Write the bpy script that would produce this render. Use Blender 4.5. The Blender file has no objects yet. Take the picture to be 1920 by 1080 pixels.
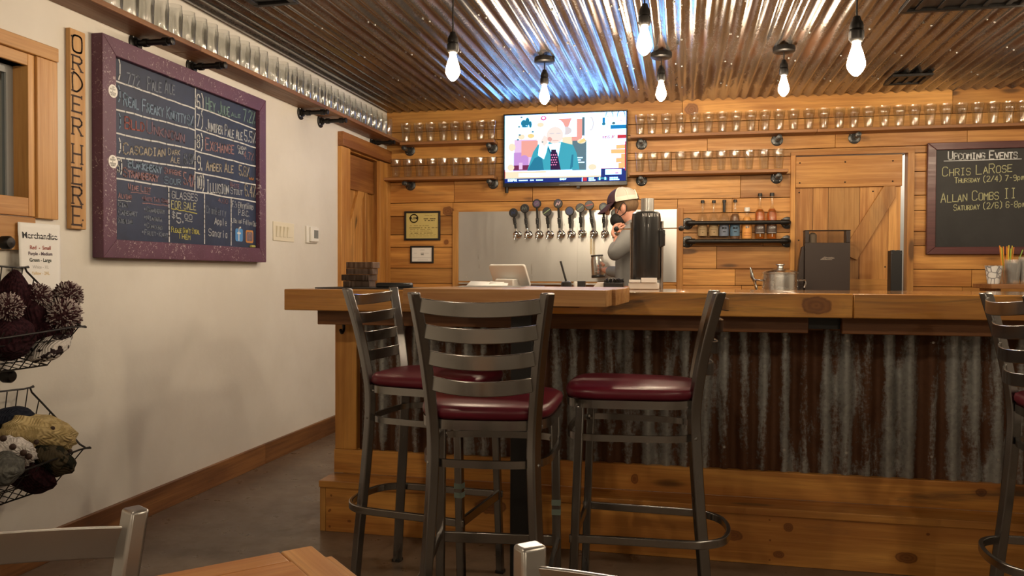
import bpy, math, random
from mathutils import Vector, Matrix
random.seed(7)
S = bpy.context.scene
COL = S.collection
PI = math.pi
# ------------------------------------------------------------ camera
FPX, YAW, PITCH, ROLL, CAMZ = 1504.78, 0.21069941, -0.01807901, 0.00392879, 1.14
_f = Vector((-math.sin(YAW)*math.cos(PITCH), math.cos(YAW)*math.cos(PITCH), math.sin(PITCH)))
_r = Vector((math.cos(YAW), math.sin(YAW), 0)); _u = _r.cross(_f)
RT = _r*math.cos(ROLL)+_u*math.sin(ROLL); UP = -_r*math.sin(ROLL)+_u*math.cos(ROLL); FW = _f
cd = bpy.data.cameras.new('camera'); cam = bpy.data.objects.new('camera', cd); COL.objects.link(cam)
cd.sensor_width = 36.0; cd.lens = 36.0*FPX/1920.0; cd.clip_start = 0.05
cam.matrix_world = Matrix(((RT.x, UP.x, -FW.x, 0), (RT.y, UP.y, -FW.y, 0), (RT.z, UP.z, -FW.z, CAMZ), (0, 0, 0, 1)))
S.camera = cam
# ------------------------------------------------------------ world, exposure
w = bpy.data.worlds.new('world'); S.world = w; w.use_nodes = True
w.node_tree.nodes['Background'].inputs[0].default_value = (0.9, 0.85, 0.75, 1)
w.node_tree.nodes['Background'].inputs[1].default_value = 0.02
S.view_settings.view_transform = 'Standard'; S.view_settings.look = 'None'
S.view_settings.gamma = 1.0; S.view_settings.use_curve_mapping = False
S.view_settings.exposure = 0.0
BULB = 385.0      # radiance of each pendant bulb
TVS = 6.5         # radiance scale of the television picture
# ------------------------------------------------------------ room numbers
XL, YB, ZC, XR, YF = -2.447, 6.41, 2.487, 5.2, -3.4

def P(ax, val, px, py):
    """a photo pixel's point on the room plane x, y or z = val"""
    d = RT*((px-960)/FPX)+UP*((540-py)/FPX)+FW
    i = 'xyz'.index(ax); t = (val-(0, 0, CAMZ)[i])/d[i]
    return Vector((0, 0, CAMZ))+d*t
# ------------------------------------------------------------ mesh builder
class MB:
    def __init__(s): s.v = []; s.f = []; s.m = []; s.r = []
    def add(s, vs, fs, mat=0, rnd=0.0, xf=None):
        o = len(s.v)
        s.v += [tuple(xf @ Vector(q)) if xf else tuple(q) for q in vs]
        for q in fs:
            s.f.append(tuple(i+o for i in q)); s.m.append(mat); s.r.append(rnd)
        return s
    def box(s, x0, x1, y0, y1, z0, z1, mat=0, rnd=0.0, xf=None):
        vs = [(x, y, z) for x in (x0, x1) for y in (y0, y1) for z in (z0, z1)]
        fs = [(0, 1, 3, 2), (4, 6, 7, 5), (0, 4, 5, 1), (2, 3, 7, 6), (0, 2, 6, 4), (1, 5, 7, 3)]
        return s.add(vs, fs, mat, rnd, xf)
    def prism(s, pts, z0, z1, mat=0, rnd=0.0, xf=None):
        n = len(pts); vs = [(x, y, z0) for x, y in pts]+[(x, y, z1) for x, y in pts]
        fs = [tuple(range(n-1, -1, -1)), tuple(range(n, 2*n))]+[(i, (i+1) % n, n+(i+1) % n, n+i) for i in range(n)]
        return s.add(vs, fs, mat, rnd, xf)
    def sweep(s, pts, offs, closed=False, mat=0, rnd=0.0, xf=None):
        """offs(i, tangent) -> list of offset vectors"""
        pts = [Vector(p) for p in pts]; n = len(pts); vs = []; k = 0
        for i, p in enumerate(pts):
            a = pts[(i-1) % n] if (closed or i > 0) else pts[i]
            b = pts[(i+1) % n] if (closed or i < n-1) else pts[i]
            t = (b-a).normalized(); o = offs(i, t); k = len(o)
            vs += [p+q for q in o]
        fs = []
        for i in range(n if closed else n-1):
            j = (i+1) % n
            for q in range(k):
                fs.append((i*k+q, i*k+(q+1) % k, j*k+(q+1) % k, j*k+q))
        if not closed:
            fs += [tuple(range(k-1, -1, -1)), tuple(range((n-1)*k, n*k))]
        return s.add(vs, fs, mat, rnd, xf)
    def tube(s, pts, r, n=8, closed=False, mat=0, rnd=0.0, xf=None):
        st = {'a': None}
        def off(i, t):
            a = st['a']
            if a is None: a = Vector((0, 0, 1)) if abs(t.z) < .9 else Vector((1, 0, 0))
            a = (a-t*a.dot(t)).normalized(); st['a'] = a; b = t.cross(a)
            rr = r[i] if isinstance(r, (list, tuple)) else r
            return [a*(rr*math.cos(2*PI*q/n))+b*(rr*math.sin(2*PI*q/n)) for q in range(n)]
        return s.sweep(pts, off, closed, mat, rnd, xf)
    def strip(s, pts, wid, hgt, closed=False, mat=0, rnd=0.0, xf=None):
        """flat bar on edge: wid across (horizontal normal), hgt vertical"""
        def off(i, t):
            nrm = Vector((-t.y, t.x, 0)).normalized()*(wid/2); z = Vector((0, 0, hgt/2))
            return [nrm+z, nrm-z, -nrm-z, -nrm+z]
        return s.sweep(pts, off, closed, mat, rnd, xf)
    def lathe(s, prof, n=24, mat=0, rnd=0.0, xf=None):
        vs = []; fs = []; k = len(prof)
        for r, z in prof:
            for q in range(n):
                a = 2*PI*q/n; vs.append((r*math.cos(a), r*math.sin(a), z))
        for i in range(k-1):
            for q in range(n):
                fs.append((i*n+q, i*n+(q+1) % n, (i+1)*n+(q+1) % n, (i+1)*n+q))
        if prof[0][0] > 1e-6: fs.append(tuple(range(n-1, -1, -1)))
        if prof[-1][0] > 1e-6: fs.append(tuple(range((k-1)*n, k*n)))
        return s.add(vs, fs, mat, rnd, xf)
    def ball(s, c, rad, n=16, mat=0, rnd=0.0, xf=None, fn=None):
        if not isinstance(rad, (tuple, list)): rad = (rad,)*3
        vs = []; fs = []; m = n//2
        for i in range(m+1):
            th = PI*i/m
            for q in range(n):
                a = 2*PI*q/n
                d = Vector((math.sin(th)*math.cos(a), math.sin(th)*math.sin(a), math.cos(th)))
                k = fn(d) if fn else 1.0
                vs.append((c[0]+rad[0]*d.x*k, c[1]+rad[1]*d.y*k, c[2]+rad[2]*d.z*k))
        for i in range(m):
            for q in range(n):
                fs.append((i*n+q, (i+1)*n+q, (i+1)*n+(q+1) % n, i*n+(q+1) % n))
        return s.add(vs, fs, mat, rnd, xf)
    def obj(s, name, mats, parent=None, bevel=0.0, seg=2, sharp=38, loc=None, sub=0, **tags):
        me = bpy.data.meshes.new(name); me.from_pydata(s.v, [], s.f)
        if not isinstance(mats, (list, tuple)): mats = [mats]
        for q in mats: me.materials.append(q)
        me.polygons.foreach_set('material_index', s.m)
        me.polygons.foreach_set('use_smooth', [True]*len(s.f))
        at = me.attributes.new('rnd', 'FLOAT', 'FACE'); at.data.foreach_set('value', s.r)
        me.validate(); me.update(); me.set_sharp_from_angle(angle=math.radians(sharp))
        o = bpy.data.objects.new(name, me); COL.objects.link(o)
        if parent is not None: o.parent = parent
        if loc is not None: o.location = loc
        if bevel:
            b = o.modifiers.new('bevel', 'BEVEL'); b.width = bevel; b.segments = seg; b.limit_method = 'ANGLE'; b.angle_limit = math.radians(40)
        if sub:
            b = o.modifiers.new('subdivision', 'SUBSURF'); b.levels = sub; b.render_levels = sub
        for k, q in tags.items(): o[k] = q
        return o

def smooth(pts, k=6, closed=False):
    pts = [Vector(p) for p in pts]; n = len(pts); out = []
    for i in range(n if closed else n-1):
        p0 = pts[(i-1) % n] if (closed or i > 0) else pts[0]
        p1 = pts[i]; p2 = pts[(i+1) % n]
        p3 = pts[(i+2) % n] if (closed or i < n-2) else pts[-1]
        for j in range(k):
            t = j/k
            out.append(0.5*((2*p1)+(p2-p0)*t+(2*p0-5*p1+4*p2-p3)*t*t+(3*p1-p0-3*p2+p3)*t**3))
    if not closed: out.append(pts[-1])
    return out

def thing(name, label, cat, loc=(0, 0, 0), rotz=0.0, group=None):
    o = bpy.data.objects.new(name, None); COL.objects.link(o); o.empty_display_size = .1
    o.location = loc; o.rotation_euler = (0, 0, rotz); o['label'] = label; o['category'] = cat
    if group: o['group'] = group
    return o
def tag(o, label, cat, group=None):
    o['label'] = label; o['category'] = cat
    if group: o['group'] = group
    return o
def struct(o): o['kind'] = 'structure'; return o
def dup(root, loc, rotz=None, label=None, group=None):
    r = root.copy(); COL.objects.link(r); r.location = loc
    if rotz is not None: r.rotation_euler = (0, 0, rotz)
    if label: r['label'] = label
    if group: r['group'] = group
    for ch in list(root.children):
        c = ch.copy(); COL.objects.link(c); c.parent = r
        for g in list(ch.children):
            d = g.copy(); COL.objects.link(d); d.parent = c
    return r
ORD = ['first','second','third','fourth','fifth','sixth','seventh','eighth','ninth','tenth','eleventh','twelfth','thirteenth','fourteenth','fifteenth','sixteenth','seventeenth','eighteenth','nineteenth','twentieth','twenty-first','twenty-second','twenty-third','twenty-fourth','twenty-fifth','twenty-sixth','twenty-seventh','twenty-eighth','twenty-ninth','thirtieth','thirty-first','thirty-second','thirty-third']
# ------------------------------------------------------------ materials
class NT:
    def __init__(s, name):
        s.mat = bpy.data.materials.new(name); s.mat.use_nodes = True; s.t = s.mat.node_tree
        s.b = s.t.nodes['Principled BSDF']; s.out = s.t.nodes['Material Output']
    def n(s, kind, **kw):
        q = s.t.nodes.new(kind)
        for k, v in kw.items(): setattr(q, k, v)
        return q
    def put(s, sock, v):
        if isinstance(v, bpy.types.NodeSocket): s.t.links.new(v, sock)
        elif isinstance(v, (tuple, list)) and sock.type == 'RGBA' and len(v) == 3: sock.default_value = (*v, 1)
        else: sock.default_value = v
    def math(s, op, a, b=0.0, clamp=False):
        q = s.n('ShaderNodeMath', operation=op, use_clamp=clamp); s.put(q.inputs[0], a); s.put(q.inputs[1], b); return q.outputs[0]
    def vm(s, op, a, b=(0, 0, 0)):
        q = s.n('ShaderNodeVectorMath', operation=op); s.put(q.inputs[0], a); s.put(q.inputs[1], b)
        return q.outputs['Value'] if op in ('LENGTH', 'DOT_PRODUCT') else q.outputs[0]
    def mix(s, f, a, b, mode='MIX'):
        q = s.n('ShaderNodeMix', data_type='RGBA', blend_type=mode); s.put(q.inputs[0], f); s.put(q.inputs[6], a); s.put(q.inputs[7], b); return q.outputs[2]
    def ramp(s, v, a, b, c0=0.0, c1=1.0):
        q = s.n('ShaderNodeMapRange', interpolation_type='SMOOTHSTEP'); s.put(q.inputs[0], v); s.put(q.inputs[1], a); s.put(q.inputs[2], b); s.put(q.inputs[3], c0); s.put(q.inputs[4], c1); return q.outputs[0]
    def noise(s, vec, scale, detail=3.0, rough=.5, dist=0.0):
        q = s.n('ShaderNodeTexNoise'); s.put(q.inputs['Vector'], vec); s.put(q.inputs['Scale'], scale); s.put(q.inputs['Detail'], detail); s.put(q.inputs['Roughness'], rough); s.put(q.inputs['Distortion'], dist); return q.outputs[0]
    def obj(s): return s.n('ShaderNodeTexCoord').outputs['Object']
    def rnd(s):
        return s.n('ShaderNodeAttribute', attribute_name='rnd').outputs['Fac']
    def bump(s, h, st=.3, d=.01):
        q = s.n('ShaderNodeBump'); q.inputs['Strength'].default_value = st; q.inputs['Distance'].default_value = d; s.put(q.inputs['Height'], h); s.put(s.b.inputs['Normal'], q.outputs[0])
    def set(s, **kw):
        for k, v in kw.items(): s.put(s.b.inputs[k.replace('_', ' ')], v)
        return s

def plain(name, col, rough=.5, metal=0.0, spec=.5, coat=0.0, var=0.0, vs=20.0, bump=0.0):
    m = NT(name); m.set(Roughness=rough, Metallic=metal)
    m.b.inputs['Specular IOR Level'].default_value = spec; m.b.inputs['Coat Weight'].default_value = coat
    if var or bump:
        nz = m.noise(m.obj(), vs, 4)
        m.set(Base_Color=m.mix(nz, tuple(c*(1-var) for c in col), tuple(min(1, c*(1+var)) for c in col)))
        if bump: m.bump(nz, bump, .004)
    else: m.set(Base_Color=col)
    return m.mat
def emit(name, col, st):
    m = NT(name); m.set(Base_Color=(0, 0, 0), Emission_Color=col, Emission_Strength=st); m.b.inputs['Specular IOR Level'].default_value = 0.1
    return m.mat

def wood(name, lite, dark, axis='x', rough=.42, coat=0.0, knots=(), var=.35, grey=0.0, autoknots=.5, gs=1.0, bump=.15):
    """boards with grain along an object axis; knots = (x, y, z, along, across) in object space"""
    m = NT(name); p = m.obj(); r = m.rnd()
    ai = 'xyz'.index(axis)
    off = m.n('ShaderNodeCombineXYZ')
    for i, k in enumerate((17.3, 31.7, 23.1)): m.put(off.inputs[i], m.math('MULTIPLY', r, k))
    q = m.vm('ADD', p, off.outputs[0])
    def sc(al, ac):
        v = [ac*gs]*3; v[ai] = al*gs; return m.vm('MULTIPLY', q, tuple(v))
    wav = m.noise(sc(.9, 5), 1.0, 4, .55, .8)
    grain = m.noise(sc(1.6, 42), 1.0, 5, .6, .6)
    fine = m.noise(sc(5, 190), 1.0, 2)
    g = m.math('ADD', m.math('MULTIPLY', wav, .55), m.math('MULTIPLY', grain, .45))
    col = m.mix(m.ramp(g, .36, .66), dark, lite)
    col = m.mix(m.math('MULTIPLY', m.ramp(fine, .5, .75), .28), col, tuple(c*.55 for c in dark))
    if autoknots:
        vo = m.n('ShaderNodeTexVoronoi'); m.put(vo.inputs['Vector'], sc(1.5, 5.5)); vo.inputs['Scale'].default_value = 1.0
        sel = m.math('GREATER_THAN', m.vm('DOT_PRODUCT', vo.outputs['Color'], (1, 0, 0)), 1-autoknots)
        kd = m.math('ADD', vo.outputs['Distance'], m.math('MULTIPLY', m.math('SUBTRACT', grain, .5), .06))
        core = m.math('MULTIPLY', m.ramp(kd, .09, .16, 1, 0), sel); halo = m.math('MULTIPLY', m.ramp(kd, .12, .38, 1, 0), sel)
        col = m.mix(m.math('MULTIPLY', halo, .45), col, dark)
        col = m.mix(m.math('MULTIPLY', core, .85), col, tuple(c*.22 for c in dark))
    if knots:
        wob = m.math('MULTIPLY', m.math('SUBTRACT', m.noise(p, 28, 3), .5), .55)
        for (x, y, z, al, ac) in knots:
            v = [1/ac]*3; v[ai] = 1/al
            d = m.math('ADD', m.vm('LENGTH', m.vm('MULTIPLY', m.vm('SUBTRACT', p, (x, y, z)), tuple(v))), wob)
            col = m.mix(m.math('MULTIPLY', m.ramp(d, .9, 1.9, 1, 0), .5), col, dark)
            ring = m.math('ADD', m.math('MULTIPLY', m.math('SINE', m.math('MULTIPLY', d, 16.0)), .1), .82)
            col = m.mix(m.math('MULTIPLY', m.ramp(d, .85, 1.05, 1, 0), ring), col, (dark[0]*.42, dark[1]*.33, dark[2]*.35))
    if grey:
        gn = m.noise(sc(1.2, 7), 1.0, 5, .65, 1.0)
        col = m.mix(m.math('MULTIPLY', m.ramp(gn, .55, .72), grey), col, (.045, .04, .033))
    hs = m.n('ShaderNodeHueSaturation'); m.put(hs.inputs['Color'], col)
    m.put(hs.inputs['Value'], m.math('ADD', m.math('MULTIPLY', r, var), 1-var*.5))
    m.set(Base_Color=hs.outputs[0], Roughness=m.ramp(grain, .3, .7, rough+.08, rough-.05))
    m.b.inputs['Coat Weight'].default_value = coat; m.b.inputs['Coat Roughness'].default_value = .08
    m.bump(grain, bump, .003)
    return m.mat

def corrugated(name, axis, rust, zinc, rough, amount, metal=.85, bmp=.12, per=.077, ph=0.0, groove=.1, bw=.55):
    m = NT(name); p = m.obj(); v = [9.0]*3; v['xyz'.index(axis)] = 1.6
    big = m.noise(m.vm('MULTIPLY', p, tuple(v)), 1.0, 6, .62, .4)
    fine = m.noise(p, 70, 5, .7)
    va = [6.0]*3; va['xyz'.index(axis)] = .35
    st = m.noise(m.vm('MULTIPLY', p, tuple(va)), 1.0, 3)
    k = m.math('ADD', m.math('ADD', m.math('MULTIPLY', big, bw), m.math('MULTIPLY', fine, .3)), m.math('ADD', m.math('MULTIPLY', st, .4), (.55-bw)*.5))
    sx = m.n('ShaderNodeSeparateXYZ'); m.put(sx.inputs[0], p)
    gv = m.math('COSINE', m.math('MULTIPLY', m.math('SUBTRACT', sx.outputs[0], ph), 2*PI/per))
    k = m.math('ADD', k, m.math('MULTIPLY', gv, groove))
    msk = m.ramp(k, .62-amount*.2, .78-amount*.2)
    sp = m.n('ShaderNodeTexVoronoi'); m.put(sp.inputs['Vector'], p); sp.inputs['Scale'].default_value = 85
    z = m.mix(m.vm('DOT_PRODUCT', sp.outputs['Color'], (.5, .5, 0)), tuple(c*.75 for c in zinc), tuple(c*1.15 for c in zinc))
    rc = m.mix(fine, tuple(c*.45 for c in rust), rust)
    m.set(Base_Color=m.mix(msk, z, rc), Metallic=m.math('SUBTRACT', metal, m.math('MULTIPLY', msk, metal*.55)), Roughness=m.ramp(msk, 0, 1, rough, min(.75, rough+.22)))
    m.bump(fine, bmp, .002)
    return m.mat

def clear(name, tint=(1, 1, 1), refl=1.0, f0=.05, rough=.03, milk=0.0):
    m = NT(name); t = m.t
    tr = m.n('ShaderNodeBsdfTransparent'); tr.inputs[0].default_value = (*tint, 1)
    gl = m.n('ShaderNodeBsdfGlossy'); gl.inputs['Roughness'].default_value = rough
    ge = m.n('ShaderNodeNewGeometry'); co = m.math('ABSOLUTE', m.vm('DOT_PRODUCT', ge.outputs['Normal'], ge.outputs['Incoming']))
    fr = m.math('ADD', m.math('MULTIPLY', m.math('POWER', m.math('SUBTRACT', 1.0, co, True), 4.0), .9), f0)
    mx = m.n('ShaderNodeMixShader'); m.put(mx.inputs[0], m.math('MULTIPLY', fr, refl, True))
    t.links.new(tr.outputs[0], mx.inputs[1]); t.links.new(gl.outputs[0], mx.inputs[2]); last = mx.outputs[0]
    if milk:
        df = m.n('ShaderNodeBsdfDiffuse'); df.inputs[0].default_value = (.85, .85, .84, 1); m2 = m.n('ShaderNodeMixShader'); m2.inputs[0].default_value = milk; t.links.new(last, m2.inputs[1]); t.links.new(df.outputs[0], m2.inputs[2]); last = m2.outputs[0]
    t.links.new(last, m.out.inputs[0])
    return m.mat

PINE = ((.64, .325, .085), (.35, .14, .028))
M = {}
M['wall_pine'] = wood('wall_pine', *PINE, 'x', .45, knots=[(*P('y', YB-.02, 1297, 205), .055, .05), (*P('y', YB-.02, 1182, 383), .07, .03), (*P('y', YB-.02, 840, 396), .05, .04), (*P('y', YB-.02, 837, 454), .022, .022)], autoknots=.45, grey=.25, gs=1.0)
M['trim_pine'] = wood('trim_pine', (.61, .31, .08), (.36, .145, .03), 'z', .45, autoknots=.3)
M['trim_pine_y'] = wood('trim_pine_y', (.40, .17, .045), (.22, .075, .018), 'y', .45, autoknots=.2)
M['trim_pine_x'] = wood('trim_pine_x', (.61, .31, .08), (.36, .145, .03), 'x', .45, autoknots=.2)
M['window_pine'] = wood('window_pine', (.60, .33, .11), (.42, .19, .05), 'z', .42, autoknots=.35)
M['window_pine_y'] = wood('window_pine_y', (.60, .33, .11), (.42, .19, .05), 'y', .42, autoknots=.5)
M['base_pine'] = wood('base_pine', (.30, .135, .045), (.13, .052, .02), 'y', .45, grey=.8, autoknots=.5)
M['shelf_wood'] = wood('shelf_wood', (.27, .125, .05), (.16, .065, .024), 'y', .5, autoknots=.15, var=.25)
M['shelf_wood_x'] = wood('shelf_wood_x', (.40, .19, .07), (.23, .095, .034), 'x', .5, autoknots=.15, var=.25)
M['door_pine'] = wood('door_pine', (.61, .315, .09), (.35, .145, .034), 'z', .45, autoknots=.45, grey=.25, var=.5)
M['door_pine_x'] = wood('door_pine_x', (.61, .31, .08), (.36, .145, .03), 'x', .45, autoknots=.1)
M['sign_wood'] = wood('sign_wood', (.62, .37, .15), (.45, .23, .075), 'z', .55, autoknots=.1)
M['table_wood'] = wood('table_wood', (.58, .32, .12), (.36, .155, .045), 'x', .38, coat=.3, autoknots=.25, grey=.15)
M['low_table_wood'] = wood('low_table_wood', (.60, .29, .085), (.36, .135, .032), 'y', .4, coat=.15, autoknots=.25, grey=.35, var=.5)
M['flight_wood'] = wood('flight_wood', (.10, .055, .032), (.045, .024, .014), 'x', .55, autoknots=.1)
M['ceiling_metal'] = corrugated('ceiling_metal', 'y', (.12, .055, .028), (.23, .225, .22), .17, .2, .92, bmp=.02, per=.077, ph=-2.447, groove=.06)
M['bar_metal'] = corrugated('bar_metal', 'z', (.14, .055, .022), (.36, .37, .365), .42, .5, .6, per=.079, ph=-1.45, groove=.075, bw=1.0)
M['black'] = plain('black', (.012, .012, .013), .4)
M['black_iron'] = plain('black_iron', (.028, .026, .025), .42, .7, var=.3, vs=40)
M['pipe_grey'] = plain('pipe_grey', (.075, .078, .08), .38, .8, var=.3, vs=40)
M['chrome'] = plain('chrome', (.8, .8, .8), .08, 1.0)
M['screw_metal'] = plain('screw_metal', (.55, .54, .52), .35, .8)
M['white'] = plain('white', (.78, .77, .74), .4)
M['paper'] = plain('paper', (.86, .86, .85), .7)
M['ivory'] = plain('ivory', (.74, .69, .56), .4)
M['burgundy_vinyl'] = plain('burgundy_vinyl', (.125, .008, .022), .34, var=.15, vs=60, bump=.05)
M['screen_grey'] = plain('screen_grey', (.12, .13, .14), .25)
M['glass'] = clear('glass', (.985, .99, .985), 1.0, .085, .075)
M['pane'] = clear('pane', (.93, .96, .97), 1.0)
M['acrylic'] = clear('acrylic', (.93, .90, .85), 1.2)

def brushed(name, col, rough, axis, am=.15):
    m = NT(name); v = [120.0]*3; v['xyz'.index(axis)] = 1.5
    v = [30.0]*3; v['xyz'.index(axis)] = 3
    nz = m.noise(m.vm('MULTIPLY', m.obj(), tuple(v)), 1.0, 2)
    lo = m.noise(m.obj(), 5, 4)
    m.set(Base_Color=m.mix(lo, tuple(c*(1-am) for c in col), tuple(c*(1+am) for c in col)), Metallic=1.0, Roughness=m.ramp(nz, .2, .8, rough-.03, rough+.04))
    return m.mat
M['stool_steel'] = brushed('stool_steel', (.27, .26, .255), .24, 'z', .25)
M['stool_bar'] = brushed('stool_bar', (.36, .35, .34), .22, 'x', .2)
M['chair_steel'] = brushed('chair_steel', (.47, .455, .44), .34, 'z', .15)
M['steel_panel'] = brushed('steel_panel', (.64, .635, .62), .30, 'z', .08)
M['pot_steel'] = brushed('pot_steel', (.78, .77, .74), .26, 'x', .05)
M['can_steel'] = brushed('can_steel', (.66, .65, .63), .32, 'z', .1)

def plaster():
    m = NT('plaster'); p = m.obj(); a = m.noise(p, 1.3, 5, .6); b = m.noise(p, 30, 5, .6)
    m.set(Base_Color=m.mix(m.ramp(a, .35, .7), (.66, .63, .575), (.74, .715, .665)), Roughness=.65); m.bump(m.math('ADD', a, m.math('MULTIPLY', b, .3)), .25, .012); return m.mat
M['plaster'] = plaster()
def concrete():
    m = NT('concrete'); p = m.obj(); a = m.noise(p, 1.1, 6, .6, .5); b = m.noise(p, 9, 6, .65); sp = m.noise(p, 26, 2)
    c = m.mix(m.ramp(a, .3, .7), (.135, .095, .066), (.21, .155, .112)); c = m.mix(m.math('MULTIPLY', m.ramp(b, .45, .75), .4), c, (.085, .067, .052))
    c = m.mix(m.math('MULTIPLY', m.ramp(sp, .76, .8), .8), c, (.03, .022, .016))
    m.set(Base_Color=c, Roughness=m.ramp(b, .3, .7, .26, .42)); m.bump(b, .05, .003); return m.mat
M['concrete'] = concrete()
def distressed():
    m = NT('purple_paint'); p = m.obj(); a = m.noise(m.vm('MULTIPLY', p, (1, 1, 1)), 55, 5, .7, 1.6); l = m.noise(p, 4, 3)
    k = m.math('ADD', a, m.math('MULTIPLY', m.math('SUBTRACT', l, .5), .3))
    c = m.mix(m.noise(p, 9, 3), (.075, .024, .048), (.135, .05, .095))
    m.set(Base_Color=m.mix(m.ramp(k, .60, .68), c, (.5, .42, .42)), Roughness=.5); m.bump(a, .2, .003); return m.mat
M['purple_paint'] = distressed()
M['event_frame'] = wood('event_frame', (.13, .045, .045), (.075, .024, .026), 'x', .35, autoknots=0, var=.2)
def slate(name, col):
    m = NT(name); p = m.obj(); a = m.noise(p, 3, 6, .65, .6)
    m.set(Base_Color=m.mix(m.ramp(a, .3, .75), col, tuple(c*1.8+.006 for c in col)), Roughness=.55); return m.mat
M['slate_blue'] = slate('slate_blue', (.008, .016, .044)); M['slate_black'] = slate('slate_black', (.010, .010, .011))
CH = {k: plain('chalk_'+k, c, .9) for k, c in dict(white=(.62, .64, .66), blue=(.19, .27, .38), pale=(.42, .45, .5), dim=(.17, .2, .26), red=(.30, .10, .09), rose=(.30, .18, .20), yellow=(.42, .40, .12), lime=(.45, .45, .26), cream=(.36, .33, .28), green=(.16, .26, .25), orange=(.5, .22, .06), sky=(.09, .27, .6), mauve=(.2, .13, .17)).items()}
INK = {k: plain('ink_'+k, c, .7) for k, c in dict(black=(.015, .015, .018), red=(.35, .06, .04), purple=(.10, .07, .10), green=(.03, .05, .035), grey=(.55, .55, .55), yellow=(.72, .52, .22), gold=(.34, .26, .09), brown=(.12, .085, .03), burn=(.035, .014, .008)).items()}
# ------------------------------------------------------------ hand lettering
G = dict(A='00 26 40|12 32', B='00 06 36 45 44 33 03|33 42 41 30 00', C='45 36 16 05 01 10 30 41', D='00 06 26 44 42 20 00', E='46 06 00 40|03 33', F='46 06 00|03 33', G='45 36 16 05 01 10 30 41 43 23', H='00 06|40 46|03 43', I='26 20|16 36|10 30', J='46 41 30 10 01', K='00 06|46 03 40', L='06 00 40', M='00 06 23 46 40', N='00 06 40 46', O='16 05 01 10 30 41 45 36 16', P='00 06 36 45 44 33 03', Q='16 05 01 10 30 41 45 36 16|22 40', R='00 06 36 45 44 33 03|23 40', S='45 36 16 05 04 13 33 42 41 30 10 01', T='06 46|26 20', U='06 01 10 30 41 46', V='06 20 46', W='06 10 23 30 46', X='00 46|06 40', Y='06 23 46|23 20', Z='06 46 00 40')
G.update({'0': G['O'], '1': '15 26 20', '2': '05 16 36 45 44 00 40', '3': '05 16 36 45 44 33 42 41 30 10 01|33 13', '4': '30 36 02 42', '5': '46 06 03 33 42 41 30 10 01', '6': '45 36 16 05 01 10 30 41 42 33 13 02', '7': '06 46 10', '8': '13 04 05 16 36 45 44 33 13 02 01 10 30 41 42 33', '9': '44 33 13 04 05 16 36 45 41 30 10', ')': '17 35 31 1*', '(': '37 15 11 3*', '/': '00 46', '-': '13 33', '.': '10 11', ':': '11 12|14 15', '%': '00 46|05 15 06 05|31 41 30 31', '$': '45 36 16 05 04 13 33 42 41 30 10 01|27 2*', "'": '26 25', '*': '14 32|12 34', '+': '13 33|24 22'})
LOW = dict(r='00 04|03 14 24', a='34 14 03 01 10 20 32|34 30', n='00 04|03 14 24 33 30', b='06 00|02 13 23 32 31 20 10 01', e='02 32 33 24 14 03 01 10 30', y='04 11|34 0*', p='04 0*|03 14 24 33 31 20 01', l='16 10', g='34 14 03 01 10 30|34 3*', i='14 10|16 15', m='00 04|03 14 20 24|23 34 40', s='33 14 03 32 31 10 00', t='15 10 20|04 24', o='14 03 01 10 20 31 33 24 14', u='04 01 10 20 31|34 30', d='36 30|32 23 13 02 01 10 20 31', c='33 14 03 01 10 30', h='06 00|02 13 23 32 30', w='04 10 22 30 44', k='06 00|34 02 30')

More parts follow.
